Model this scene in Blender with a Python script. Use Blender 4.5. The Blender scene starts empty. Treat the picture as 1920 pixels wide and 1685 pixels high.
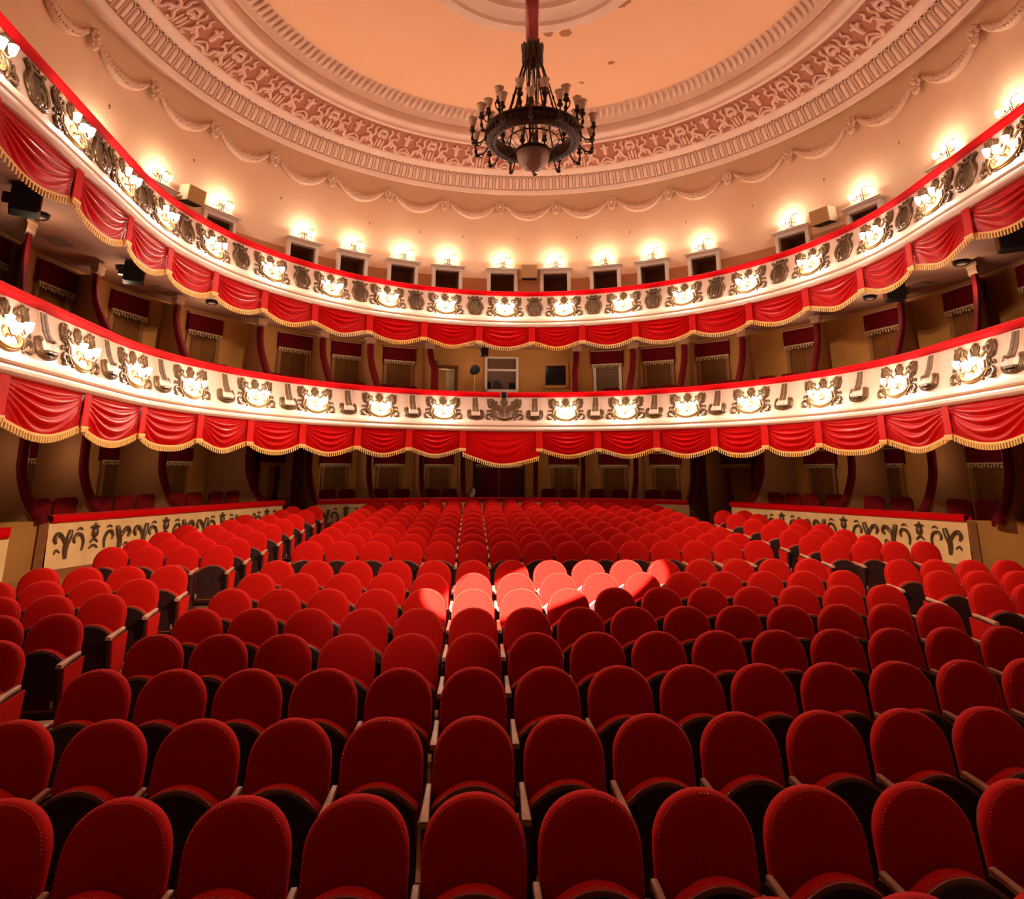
import bpy, math, random
from mathutils import Vector, Matrix
random.seed(7)
SC = bpy.context.scene
COL = SC.collection
EYE = 2.487
def Z(h): return h + EYE                      # heights are measured from the eye level, world z from the front floor
R_ = math.radians
sin, cos, pi = math.sin, math.cos, math.pi

# ------------------------------------------------------------------ camera
F, PCX, PCY, PITCH, YAW, ROLL = 1207.58, 953.03, 601.72, .2289, .0542, .0037
fw = Vector((sin(YAW)*cos(PITCH), cos(YAW)*cos(PITCH), sin(PITCH)))
rt = Vector((cos(YAW), -sin(YAW), 0)); up = rt.cross(fw)
rt2 = cos(ROLL)*rt + sin(ROLL)*up; up2 = cos(ROLL)*up - sin(ROLL)*rt
cd = bpy.data.cameras.new('camera'); cam = bpy.data.objects.new('camera', cd); COL.objects.link(cam)
mat = Matrix((rt2, up2, -fw)).transposed().to_4x4(); mat.translation = Vector((0, 0, EYE))
cam.matrix_world = mat
cd.sensor_fit = 'HORIZONTAL'; cd.sensor_width = 36; cd.lens = 36*F/1920
cd.shift_x = (960-PCX)/1920; cd.shift_y = (PCY-842.5)/1920
cd.clip_start = .05; cd.clip_end = 200
SC.camera = cam
def proj(p):
    q = Vector(p) - Vector((0, 0, EYE)); d = q.dot(fw)
    if d < .2: return (-9e3, -9e3)
    return (PCX + F*q.dot(rt2)/d, PCY - F*q.dot(up2)/d)
def where(p, m=0):
    x, y = proj(p)
    return -m <= x <= 1920+m and -m <= y <= 1685+m

# ------------------------------------------------------------------ materials
def new_mat(name):
    m = bpy.data.materials.new(name); m.use_nodes = True
    return m, m.node_tree, m.node_tree.nodes['Principled BSDF']
def pm(name, col, rough=.6, metal=0, noise=0, nscale=8, sheen=0, sheen_tint=None, bump=0, bscale=40, emit=0, ecol=None, spec=None, coat=0, stint=None):
    m, nt, b = new_mat(name)
    b.inputs['Base Color'].default_value = (*col, 1); b.inputs['Roughness'].default_value = rough; b.inputs['Metallic'].default_value = metal
    if stint: b.inputs['Specular Tint'].default_value = (*stint, 1)
    if spec is not None: b.inputs['Specular IOR Level'].default_value = spec
    if coat: b.inputs['Coat Weight'].default_value = coat; b.inputs['Coat Roughness'].default_value = .25
    if sheen:
        b.inputs['Sheen Weight'].default_value = sheen; b.inputs['Sheen Roughness'].default_value = .4
        b.inputs['Sheen Tint'].default_value = (*(sheen_tint or col), 1)
    if noise:
        tc = nt.nodes.new('ShaderNodeTexCoord'); n = nt.nodes.new('ShaderNodeTexNoise'); n.inputs['Scale'].default_value = nscale; n.inputs['Detail'].default_value = 5
        r = nt.nodes.new('ShaderNodeValToRGB'); e = r.color_ramp.elements
        e[0].position = .3; e[1].position = .7
        e[0].color = (*[c*(1-noise) for c in col], 1); e[1].color = (*[min(1, c*(1+noise*.6)) for c in col], 1)
        nt.links.new(tc.outputs['Object'], n.inputs['Vector']); nt.links.new(n.outputs['Fac'], r.inputs['Fac']); nt.links.new(r.outputs['Color'], b.inputs['Base Color'])
    if bump:
        tc = nt.nodes.new('ShaderNodeTexCoord'); n = nt.nodes.new('ShaderNodeTexNoise'); n.inputs['Scale'].default_value = bscale
        bp = nt.nodes.new('ShaderNodeBump'); bp.inputs['Strength'].default_value = bump; bp.inputs['Distance'].default_value = .02
        nt.links.new(tc.outputs['Object'], n.inputs['Vector']); nt.links.new(n.outputs['Fac'], bp.inputs['Height']); nt.links.new(bp.outputs['Normal'], b.inputs['Normal'])
    if emit:
        b.inputs['Emission Color'].default_value = (*(ecol or col), 1); b.inputs['Emission Strength'].default_value = emit
    return m
M = {}
M['velvet'] = pm('seat_velvet', (.52, .009, .006), .85, spec=.15, stint=(1, .15, .1), sheen=.3, sheen_tint=(1, .035, .02), noise=.12, nscale=60, bump=.12, bscale=300)
M['nail'] = pm('nailheads', (.62, .20, .12), .35, .7)
M['trimwood'] = pm('seat_edge_wood', (.22, .045, .02), .3, coat=.6)
M['shell'] = pm('dark_seat_shell', (.028, .006, .006), .42, noise=.3, nscale=20)
M['armwood'] = pm('light_arm_wood', (.58, .30, .17), .38, noise=.2, nscale=15, coat=.3)
M['standard'] = pm('dark_seat_standard', (.045, .010, .008), .6)
M['metal'] = pm('pale_metal', (.62, .45, .40), .35, .5)
M['drape'] = pm('drape_satin', (.52, .003, .004), .34, spec=.4, stint=(1, .06, .05), noise=.1, nscale=3)
M['tieband'] = pm('drape_tie_satin', (.66, .010, .008), .5, spec=.4, stint=(1, .1, .08))
M['railred'] = pm('rail_velvet', (.72, .003, .006), .7, spec=.2, stint=(1, .1, .08))
M['gold'] = pm('gold_fringe', (.93, .52, .15), .5, 0)
M['cream'] = pm('cream_paint', (.88, .64, .50), .5, noise=.05, nscale=2)
M['creamyel'] = pm('pale_yellow_paint', (.90, .56, .25), .55, noise=.12, nscale=3)
M['relief'] = pm('antique_gilding', (.155, .082, .034), .38, .35, noise=.35, nscale=25)
M['bowlgold'] = pm('bright_gilding', (.55, .36, .12), .35, .5)
M['plaster2'] = pm('cornice_plaster', (.84, .56, .42), .7, noise=.08, nscale=1.5)
M['shadeplaster'] = pm('groove_shade_plaster', (.40, .19, .11), .8)  # darker ground paints the shade into the tongue grooves
M['friezebg'] = pm('frieze_ground', (.44, .15, .085), .75)
M['friezerel'] = pm('frieze_plaster', (.80, .48, .36), .7)
M['garland'] = pm('garland_plaster', (.80, .52, .36), .75, noise=.15, nscale=20, bump=.8, bscale=30)
M['bronze'] = pm('dark_bronze', (.050, .020, .010), .42, .6, noise=.3, nscale=30)
M['glassoff'] = pm('unlit_glass_shade', (.75, .52, .36), .25, noise=.1, nscale=20)
M['crystal'] = pm('crystal_bowl', (.30, .16, .11), .18, .1, noise=.45, nscale=45)
M['sleeve'] = pm('red_sleeve_cloth', (.30, .012, .008), .7, noise=.25, nscale=6)
M['boxwall'] = pm('ochre_box_wall', (.52, .23, .050), .7, noise=.15, nscale=1.2)
M['boxceil'] = pm('box_ceiling_paint', (.42, .22, .15), .8, noise=.1, nscale=1)
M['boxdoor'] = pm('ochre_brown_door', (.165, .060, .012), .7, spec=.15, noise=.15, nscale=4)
M['doorframe'] = pm('tan_door_frame', (.26, .11, .032), .6)
M['partition'] = pm('dark_red_velvet', (.115, .003, .005), .8, spec=.1)
M['partpanel'] = pm('partition_paint', (.34, .14, .05), .7)
M['pelmet'] = pm('pelmet_cloth', (.12, .002, .006), .8, spec=.08, noise=.25, nscale=10)
M['pelfringe'] = pm('pelmet_fringe', (.55, .40, .20), .6)
M['rod'] = pm('pelmet_rail', (.50, .30, .20), .4, .2)
M['dark'] = pm('dark_opening', (.03, .010, .005), .9)
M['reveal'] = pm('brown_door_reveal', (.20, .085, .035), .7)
M['whiteframe'] = pm('white_door_frame', (.86, .74, .62), .5)
M['black'] = pm('black_plastic', (.009, .006, .006), .6, spec=.2)
M['speaker'] = pm('beige_speaker_front', (.55, .33, .12), .75, noise=.15, nscale=60)
M['speakerbox'] = pm('beige_speaker_case', (.66, .48, .30), .6)
M['floor'] = pm('ochre_parquet', (.50, .24, .08), .45, noise=.25, nscale=3)
M['darkred'] = pm('dark_red_door', (.085, .004, .006), .8, spec=.1)
M['chairred'] = pm('box_chair_velvet', (.15, .004, .005), .8, spec=.1)
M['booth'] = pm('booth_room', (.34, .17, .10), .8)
M['purple'] = pm('dull_violet_cloth', (.10, .05, .06), .8)
M['white'] = pm('white_cloth', (.90, .85, .80), .7)
M['bulb'] = pm('lit_glass_shade', (1, .9, .75), .3, emit=9, ecol=(1, .86, .66))
M['ventgrey'] = pm('grey_vent', (.24, .14, .09), .6)
M['baseboard'] = pm('brown_plinth', (.28, .10, .03), .6)
m, nt, b = new_mat('booth_glass'); b.inputs['Base Color'].default_value = (.05, .04, .03, 1); b.inputs['Roughness'].default_value = .03
tr = nt.nodes.new('ShaderNodeBsdfTransparent'); ms = nt.nodes.new('ShaderNodeMixShader'); ms.inputs[0].default_value = .12
nt.links.new(tr.outputs[0], ms.inputs[1]); nt.links.new(b.outputs[0], ms.inputs[2]); nt.links.new(ms.outputs[0], nt.nodes['Material Output'].inputs['Surface'])
M['glass'] = m
M['blackglass'] = pm('black_glass', (.012, .007, .005), .15)
# gallery wall: peach paint above a terracotta dado band
m, nt, b = new_mat('peach_wall_with_dado'); b.inputs['Roughness'].default_value = .72
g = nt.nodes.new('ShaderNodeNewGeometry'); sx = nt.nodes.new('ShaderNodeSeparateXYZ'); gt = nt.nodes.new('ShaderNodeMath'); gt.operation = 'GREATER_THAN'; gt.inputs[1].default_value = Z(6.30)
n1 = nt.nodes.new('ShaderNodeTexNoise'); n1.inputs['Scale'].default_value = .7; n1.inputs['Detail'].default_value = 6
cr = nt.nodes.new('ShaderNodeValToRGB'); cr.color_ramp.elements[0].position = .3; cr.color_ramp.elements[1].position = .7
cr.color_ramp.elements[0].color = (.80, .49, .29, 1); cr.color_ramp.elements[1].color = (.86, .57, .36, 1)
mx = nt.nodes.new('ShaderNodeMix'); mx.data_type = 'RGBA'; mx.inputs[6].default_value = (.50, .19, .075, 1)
nt.links.new(g.outputs['Position'], sx.inputs[0]); nt.links.new(sx.outputs['Z'], gt.inputs[0]); nt.links.new(gt.outputs[0], mx.inputs[0])
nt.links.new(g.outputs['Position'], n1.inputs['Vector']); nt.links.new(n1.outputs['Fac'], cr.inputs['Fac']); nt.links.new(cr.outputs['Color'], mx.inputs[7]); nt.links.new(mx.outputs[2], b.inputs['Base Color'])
M['gwall'] = m
# ceiling: orange paint with a few flaked patches
m, nt, b = new_mat('orange_ceiling_flaking'); b.inputs['Roughness'].default_value = .75
g = nt.nodes.new('ShaderNodeNewGeometry')
n1 = nt.nodes.new('ShaderNodeTexNoise'); n1.inputs['Scale'].default_value = .6; n1.inputs['Detail'].default_value = 5
cr = nt.nodes.new('ShaderNodeValToRGB'); cr.color_ramp.elements[0].color = (.88, .46, .25, 1); cr.color_ramp.elements[1].color = (.91, .52, .31, 1)
nt.links.new(g.outputs['Position'], n1.inputs['Vector']); nt.links.new(n1.outputs['Fac'], cr.inputs['Fac'])
n2 = nt.nodes.new('ShaderNodeTexNoise'); n2.inputs['Scale'].default_value = 4.5; n2.inputs['Detail'].default_value = 3; nt.links.new(g.outputs['Position'], n2.inputs['Vector'])
last = None
for (px, py, rad) in ((1.75, 14.22, .26), (2.25, 14.18, .34), (3.35, 13.0, .42), (3.62, 15.3, .2), (3.0, 16.3, .18)):
    vd = nt.nodes.new('ShaderNodeVectorMath'); vd.operation = 'DISTANCE'; vd.inputs[1].default_value = (px, py, Z(10.85)); nt.links.new(g.outputs['Position'], vd.inputs[0])
    dv = nt.nodes.new('ShaderNodeMath'); dv.operation = 'DIVIDE'; dv.inputs[1].default_value = rad; nt.links.new(vd.outputs['Value'], dv.inputs[0])
    ad = nt.nodes.new('ShaderNodeMath'); ad.operation = 'ADD'; nt.links.new(dv.outputs[0], ad.inputs[0])
    ml = nt.nodes.new('ShaderNodeMath'); ml.operation = 'MULTIPLY'; ml.inputs[1].default_value = 1.6; nt.links.new(n2.outputs['Fac'], ml.inputs[0]); nt.links.new(ml.outputs[0], ad.inputs[1])
    lt = nt.nodes.new('ShaderNodeMath'); lt.operation = 'LESS_THAN'; lt.inputs[1].default_value = 1.28; nt.links.new(ad.outputs[0], lt.inputs[0])
    if last is None: last = lt
    else:
        mxx = nt.nodes.new('ShaderNodeMath'); mxx.operation = 'MAXIMUM'; nt.links.new(last.outputs[0], mxx.inputs[0]); nt.links.new(lt.outputs[0], mxx.inputs[1]); last = mxx
mx = nt.nodes.new('ShaderNodeMix'); mx.data_type = 'RGBA'; mx.inputs[7].default_value = (.40, .16, .06, 1)
nt.links.new(last.outputs[0], mx.inputs[0]); nt.links.new(cr.outputs['Color'], mx.inputs[6]); nt.links.new(mx.outputs[2], b.inputs['Base Color'])
M['ceil'] = m

# ------------------------------------------------------------------ mesh builder
class MB:
    def __init__(s): s.v = []; s.f = []; s.mi = []
    def add(s, vs, fs, mi=0):
        o = len(s.v); s.v += [tuple(v) for v in vs]; s.f += [tuple(i+o for i in f) for f in fs]; s.mi += [mi]*len(fs); return s
    def box(s, c, d, rz=0, mi=0, T=None):
        x, y, z = d[0]/2, d[1]/2, d[2]/2; ca, sa = cos(rz), sin(rz); vs = []
        for k in range(8):
            a = x if k & 1 else -x; b_ = y if k & 2 else -y; e = z if k & 4 else -z
            p = (c[0]+a*ca-b_*sa, c[1]+a*sa+b_*ca, c[2]+e); vs.append(T(p) if T else p)
        return s.add(vs, [(0, 2, 3, 1), (4, 5, 7, 6), (0, 1, 5, 4), (2, 6, 7, 3), (0, 4, 6, 2), (1, 3, 7, 5)], mi)
    def tube(s, pts, rad, n=6, mi=0, flat=None, T=None):
        pts = [Vector(p) for p in pts]; N = len(pts)
        rad = rad if isinstance(rad, (list, tuple)) else [rad]*N
        vs = []; ref = Vector((0, 0, 1)); prev = None
        for i, p in enumerate(pts):
            t = (pts[min(i+1, N-1)] - pts[max(i-1, 0)])
            t = t.normalized() if t.length > 1e-9 else Vector((0, 0, 1))
            if flat: nrm = Vector(flat)
            else:
                nrm = prev if prev else (Vector((1, 0, 0)) if abs(t.z) > .9 else ref)
                nrm = (nrm - t*nrm.dot(t)); nrm = nrm.normalized() if nrm.length > 1e-6 else t.orthogonal().normalized()
            prev = nrm; bn = t.cross(nrm).normalized()
            fl = .6 if flat else 1
            for k in range(n):
                a = 2*pi*k/n; q = p + rad[i]*(cos(a)*bn + fl*sin(a)*nrm); vs.append(T(q) if T else q)
        fs = [(i*n+k, i*n+(k+1) % n, (i+1)*n+(k+1) % n, (i+1)*n+k) for i in range(N-1) for k in range(n)]
        fs += [tuple(range(n-1, -1, -1)), tuple((N-1)*n+k for k in range(n))]
        return s.add(vs, fs, mi)
    def lathe(s, prof, n=24, c=(0, 0, 0), mi=0, closed=False, T=None):
        vs = []
        for r, z in prof:
            for k in range(n):
                a = 2*pi*k/n; p = (c[0]+r*cos(a), c[1]+r*sin(a), c[2]+z); vs.append(T(p) if T else p)
        L = len(prof); fs = []
        for i in range(L if closed else L-1):
            j = (i+1) % L
            fs += [(i*n+k, i*n+(k+1) % n, j*n+(k+1) % n, j*n+k) for k in range(n)]
        return s.add(vs, fs, mi)
    def ball(s, c, r, n=8, m=5, mi=0, T=None):
        r = r if isinstance(r, tuple) else (r, r, r); vs = []
        for i in range(m+1):
            th = pi*i/m
            for k in range(n):
                a = 2*pi*k/n; p = (c[0]+r[0]*sin(th)*cos(a), c[1]+r[1]*sin(th)*sin(a), c[2]+r[2]*cos(th)); vs.append(T(p) if T else p)
        return s.add(vs, [(i*n+k, (i+1)*n+k, (i+1)*n+(k+1) % n, i*n+(k+1) % n) for i in range(m) for k in range(n)], mi)
    def grid(s, rows, mi=0, wrap=False):
        nc = len(rows[0]); vs = [p for r in rows for p in r]; fs = []
        for i in range(len(rows)-1):
            for k in range(nc if wrap else nc-1):
                fs.append((i*nc+k, i*nc+(k+1) % nc, (i+1)*nc+(k+1) % nc, (i+1)*nc+k))
        return s.add(vs, fs, mi)
    def prism(s, out, d0, d1, T, mi=0):       # outline (a,b) extruded along d, mapped by T(a,b,d)
        n = len(out); vs = [T(a, b_, d0) for a, b_ in out]+[T(a, b_, d1) for a, b_ in out]
        fs = [tuple(range(n)), tuple(range(2*n-1, n-1, -1))]+[(k, n+k, n+(k+1) % n, (k+1) % n) for k in range(n)]
        return s.add(vs, fs, mi)
    def mesh(s, name, mats):
        me = bpy.data.meshes.new(name); me.from_pydata(s.v, [], s.f)
        for m_ in (mats if isinstance(mats, (list, tuple)) else [mats]): me.materials.append(M[m_])
        for p, i in zip(me.polygons, s.mi): p.material_index = i
        return me
    def build(s, name, mats, parent=None, smooth=40, recalc=True):
        import bmesh
        me = s.mesh(name, mats)
        if recalc:
            bm = bmesh.new(); bm.from_mesh(me); bmesh.ops.recalc_face_normals(bm, faces=bm.faces[:]); bm.to_mesh(me); bm.free()
        if smooth:
            for p in me.polygons: p.use_smooth = True
            me.set_sharp_from_angle(angle=R_(smooth))
        return link(name, me, parent)
def link(name, me, parent=None):
    o = bpy.data.objects.new(name, me); COL.objects.link(o)
    if parent: o.parent = parent
    return o
def tag(o, label, cat, group=None, kind=None):
    o['label'] = label; o['category'] = cat
    if group: o['group'] = group
    if kind: o['kind'] = kind
    return o
def thing(name, label, cat, loc=(0, 0, 0), rz=0, group=None):
    o = bpy.data.objects.new(name, None); COL.objects.link(o); o.location = loc; o.rotation_euler = (0, 0, rz); o.empty_display_size = .1
    return tag(o, label, cat, group)
def struct(o): o['kind'] = 'structure'; return o
def copy_tree(o, parent=None):
    c = o.copy(); COL.objects.link(c)
    if parent: c.parent = parent
    for ch in list(o.children): copy_tree(ch, c)
    return c
ORD = ['first', 'second', 'third', 'fourth', 'fifth', 'sixth', 'seventh', 'eighth', 'ninth', 'tenth', 'eleventh', 'twelfth', 'thirteenth', 'fourteenth', 'fifteenth', 'sixteenth', 'seventeenth', 'eighteenth', 'nineteenth', 'twentieth']
def ordl(k): return ORD[k]
def crom(pts, m=4):                                       # Catmull-Rom through 2D/3D points
    P_ = [Vector(p) for p in pts]; out = []
    for i in range(len(P_)-1):
        a, b_, c, d = P_[max(i-1, 0)], P_[i], P_[i+1], P_[min(i+2, len(P_)-1)]
        for k in range(m):
            t = k/m; out.append(.5*((2*b_)+(c-a)*t+(2*a-5*b_+4*c-d)*t*t+(3*b_-a-3*c+d)*t**3))
    out.append(P_[-1]); return out

# ------------------------------------------------------------------ plan curves (horseshoe)
CX, CY, R0, AK = 1.1, 11.5, 7.15, 95
def rotz(a): return -R_(max(-AK, min(AK, a)))
def B(a, r):
    k = max(-AK, min(AK, a)); n = (sin(R_(k)), cos(R_(k))); x, y = CX+r*n[0], CY+r*n[1]
    if abs(a) > AK:
        d = R0*math.tan(R_(abs(a)-AK)); sg = 1 if a > 0 else -1; t = (n[1]*sg, -n[0]*sg)
        x += d*t[0]; y += d*t[1]
    return x, y
def Tmap(a, r, z):                                        # local (x along the curve, y outward, z up) -> world
    x, y = B(a, r); th = rotz(a); c, s_ = cos(th), sin(th)
    return lambda p: (x+p[0]*c-p[1]*s_, y+p[0]*s_+p[1]*c, z+p[2])
def ring_at(prof, angs, cx=None, cy=None):                # rows of points for a profile swept along the horseshoe
    return [[(*B(a, r), z) for a in angs] for r, z in prof]
def frange(a, b_, n): return [a+(b_-a)*k/n for k in range(n+1)]

def walled(r, z0, z1, a0, a1, holes, step=3):
    mb = MB(); cuts = sorted(set([a0, a1]+[h[0] for h in holes]+[h[1] for h in holes]))
    cuts = [c for c in cuts if a0 <= c <= a1]
    for p, q in zip(cuts, cuts[1:]):
        mid = (p+q)/2; zs = [(z0, z1)]
        for h in holes:
            if h[0] < mid < h[1]:
                nz = []
                for lo, hi in zs:
                    if h[2] > lo: nz.append((lo, min(hi, h[2])))
                    if h[3] < hi: nz.append((max(lo, h[3]), hi))
                zs = nz
        n = max(1, int((q-p)/step+.5)); aa = frange(p, q, n)
        for lo, hi in zs:
            if hi-lo > .01: mb.grid([[(*B(a, r), lo) for a in aa], [(*B(a, r), hi) for a in aa]])
    return mb

# ------------------------------------------------------------------ floor
SL = .0406/.9
def fz(y): return SL*(y-3.635)
mb = MB()
mb.grid([[(x, y, fz(y)-.001) for x in (-16, -8, 0, 8, 17)] for y in (-.5, 4, 8, 12, 16, 20, 24, 27)])
struct(mb.build('floor', 'floor', smooth=0))

# ------------------------------------------------------------------ gallery wall, doors
GD = [-82.0, -70.2, -58.3, -42.1, -32.1, -21.8, -12.6, -1.1, 9.9, 20.2, 29.9, 40.0, 56.9, 69.9, 84.8, 95.8]
RG = 9.3
dw = math.degrees(.40/RG)
holes = [(a-dw, a+dw, Z(4.1), Z(6.47)) for a in GD]
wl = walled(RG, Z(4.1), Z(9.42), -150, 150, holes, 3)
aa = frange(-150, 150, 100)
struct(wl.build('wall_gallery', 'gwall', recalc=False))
dn = 0
for a in GD:
    T = Tmap(a, RG, 0); dn += 1
    f = MB()
    for s_ in (-1, 1):
        f.box((s_*.445, -.03, Z(5.3)), (.10, .16, 2.42), T=T); f.box((s_*.50, -.01, Z(5.3)), (.03, .10, 2.42), T=T)
    f.box((0, -.03, Z(6.52)), (.99, .16, .10), T=T); f.box((0, -.06, Z(6.585)), (1.08, .22, .035), T=T); f.box((0, -.09, Z(6.615)), (1.14, .28, .025), T=T)
    o = struct(f.build('door_%d' % dn, 'whiteframe', smooth=0))
    r = MB()
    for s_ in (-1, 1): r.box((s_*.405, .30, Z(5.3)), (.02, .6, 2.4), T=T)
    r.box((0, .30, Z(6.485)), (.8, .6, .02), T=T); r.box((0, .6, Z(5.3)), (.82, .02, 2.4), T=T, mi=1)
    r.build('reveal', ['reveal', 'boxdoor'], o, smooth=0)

# ------------------------------------------------------------------ cornice and ceiling (circle about the hall centre)
RX, RY = 1.15, 11.5
def C(a, r, z): return (RX+r*sin(R_(a)), RY+r*cos(R_(a)), z)
def ringrow(r, z, n=180): return [C(360*k/n, r, Z(z)) for k in range(n)]
def revolve(prof, name, m, n=180, smooth=30):
    mb = MB(); mb.grid([ringrow(r, z, n) for r, z in prof], wrap=True); return struct(mb.build(name, m, smooth=smooth, recalc=False))
revolve([(14, 9.42), (8.93, 9.42), (8.90, 9.18), (8.87, 9.155), (8.80, 9.15), (8.76, 9.22), (8.74, 9.27)], 'trim_1', 'plaster2')
# tongue band
fl = MB(); NF = 240
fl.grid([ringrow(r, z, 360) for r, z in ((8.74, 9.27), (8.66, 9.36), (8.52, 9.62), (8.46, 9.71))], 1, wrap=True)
for k in range(NF):
    a = 360*k/NF
    if 100 < a < 260: continue
    w = 360/NF*.455
    out = []
    for q in range(9):
        th = pi*q/8; out.append((w*cos(th), .74+.22*sin(th)))
    out = [(w, .02)]+out+[(-w, .02)]
    def P3(u, t, d): return C(a+u, 8.735-.27*t-.012*d*8, Z(9.28+.42*t-.006*d*8))
    # raised arch outline and inner tongue
    fl.tube([P3(u, t, .18) for u, t in out], .017, n=4)
    inn = [(u*.66, t*.90+.015) for u, t in out]
    c0 = P3(0, .45, .32)
    vs = [P3(u, t, .05) for u, t in inn]+[P3(u*.62, t*.87+.03, .40) for u, t in inn]; n = len(inn)
    fl.add(vs, [(i, i+1, n+i+1, n+i) for i in range(n-1)]+[tuple(range(n, 2*n))])
struct(fl.build('trim_2', ['plaster2', 'shadeplaster'], smooth=50))
revolve([(8.46, 9.71), (8.44, 9.66), (8.38, 9.64), (8.30, 9.66), (8.24, 9.70), (8.20, 9.71), (8.17, 9.75)], 'trim_3', 'plaster2')
revolve([(8.17, 9.75), (7.43, 10.15)], 'trim_4', 'friezebg')
# frieze reliefs
fr = MB()
def FP(a0):
    def P3(x, t, d=0):          # x metres along, t 0..1 up the slope
        r, z = 8.17-.74*t-.02*d*18, 9.75+.40*t-.03*d*18
        return Vector(C(a0+math.degrees(x/7.8), r, Z(z)))
    return P3
def stroke(mb, P3, pts, w, n=6, mi=0, lift=.3):
    q = crom([(*p, 0) for p in pts], 4); L = len(q)
    ws = [w*(.35+.65*sin(pi*min(1, max(0, .12+.8*i/(L-1))))) for i in range(L)]
    mb.tube([P3(p.x, p.y, lift*.1) for p in q], ws, n=n, mi=mi)
for k in range(-9, 10):
    a0 = -1.6+12*k
    P3 = FP(a0)
    for sg in (-1, 1):
        g_ = lambda pts, w: stroke(fr, P3, [(sg*x, y) for x, y in pts], w)
        g_([(.52, .10), (.60, .05), (.62, .18), (.52, .30), (.50, .48), (.40, .60), (.30, .55)], .055)
        g_([(.50, .45), (.58, .62), (.54, .80), (.60, .92)], .045)
        g_([(.34, .58), (.30, .72), (.38, .82), (.34, .94)], .04)
        g_([(.44, .62), (.46, .45), (.38, .35), (.30, .30), (.28, .14), (.20, .06), (.10, .08)], .06)
        g_([(.36, .38), (.44, .30), (.40, .20)], .05)
        g_([(.0, .34), (.10, .26), (.20, .12)], .04)
        g_([(.0, .62), (.08, .78), (.14, .74)], .05)
        g_([(.72, .04), (.715, .45)], .035)
        g_([(.66+.12, .50), (.69, .62), (.76, .92)], .05)
    stroke(fr, P3, [(0, .42), (0, .60), (0, .92)], .075); stroke(fr, P3, [(-.2, .05), (0, .16), (.2, .05)], .05)
    P4 = FP(a0+6)
    stroke(fr, P4, [(0, .1), (0, .3), (0, .45)], .05); stroke(fr, P4, [(-.1, .58), (0, .62), (.1, .58)], .07); stroke(fr, P4, [(-.09, .78), (0, .84), (.09, .78)], .08)
struct(fr.build('trim_5', 'friezerel', smooth=60))
revolve([(7.43, 10.15), (7.42, 10.34), (7.34, 10.34), (7.335, 10.10), (7.29, 10.07), (7.22, 10.10), (7.21, 10.17), (7.10, 10.22), (7.02, 10.22), (6.99, 10.26), (6.98, 10.56), (6.90, 10.56), (6.87, 10.44), (6.82, 10.42), (6.79, 10.56), (6.66, 10.72), (6.50, 10.85)], 'trim_6', 'plaster2')
rp = MB()
for k in range(220):
    a = 360*k/220
    if 110 < a < 250: continue
    rp.tube([C(a+.00, 6.79, Z(10.60)), C(a+.25, 6.70, Z(10.635)), C(a+.5, 6.60, Z(10.70)), C(a+.65, 6.50, Z(10.80))], [.02, .052, .052, .025], n=6)
struct(rp.build('trim_7', 'plaster2', smooth=60))
mb = MB(); mb.grid([ringrow(r, z, 120) for r, z in ((6.52, 10.85), (4.5, 10.86), (2.72, 10.87))], wrap=True); struct(mb.build('ceiling', 'ceil', recalc=False))
revolve([(2.72, 10.87), (2.72, 10.82), (2.66, 10.79), (2.45, 10.82), (2.40, 10.90), (2.15, 10.99), (2.05, 10.99), (1.98, 11.10), (1.80, 11.14), (1.76, 11.08), (.9, 11.1), (.85, 11.04), (.3, 11.04), (.02, 11.05)], 'trim_8', 'plaster2', n=96)

# ------------------------------------------------------------------ plaster garlands on the gallery wall
gl = MB()
pts = []; rad = []
W2 = RG*R_(11.9)
for i in range(25):
    u = i/24; x = (u-.5)*(W2-.30)
    pts.append((x, -.05, -.42*(1-(2*u-1)**2)+.02)); rad.append(.045+.095*sin(pi*u)**1.2)
def bend(p):                                               # follow the curve of the wall
    return (p[0], p[1]-p[0]**2/(2*RG)*1.0, p[2])
gl.tube([bend(p) for p in pts], rad, n=8)
for i in range(3, 22):
    for s_ in (-1, 0, 1):
        p = bend(pts[i]); gl.ball((p[0]+random.uniform(-.02, .02), p[1]-rad[i]*.75, p[2]+s_*rad[i]*.6), (.035, .025, .03), n=6, m=4)
gme = gl.mesh('swag', 'garland')
ro = MB()
for k in range(8):
    a = 2*pi*k/8; ro.ball((.085*cos(a), -.05, .085*sin(a)), (.05, .03, .05), n=6, m=4)
ro.ball((0, -.07, 0), (.05, .05, .05)); ro.ball((0, -.05, -.17), (.06, .04, .06)); ro.ball((-.05, -.05, -.14), (.04, .03, .05)); ro.ball((.05, -.05, -.14), (.04, .03, .05)); ro.tube([(-.1, -.03, .08), (0, -.04, .15), (.1, -.03, .08)], .03)
rme = ro.mesh('rosette', 'garland')
for me_ in (gme, rme):
    for p in me_.polygons: p.use_smooth = True
gang = [(-1.6+11.9*k) for k in range(-9, 9)]
vis = [a for a in gang if where((*B(a+5.95, RG), Z(8.6)))]
for a in gang:
    am = a+5.95; x, y = B(am, RG-.02)
    if not where((x, y, Z(8.6)), 250): continue
    if a in vis: lab = 'plaster leaf garland under the ceiling cornice, %s from the left' % ordl(vis.index(a))
    else: lab = 'plaster leaf garland on the gallery wall, %s-most, at the picture edge' % ('left' if a < 0 else 'right')
    t = thing('plaster_garland', lab, 'garland', (x, y, Z(8.90)), rotz(am), 'plaster garlands under the cornice')
    link('swag', gme, t)
    q = link('rosette', rme, t); q.scale = (1.3, 1.2, 1.3); q.location = (-W2/2, -.10, -.05); q.rotation_euler = (0, 0, R_(5.95))

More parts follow.
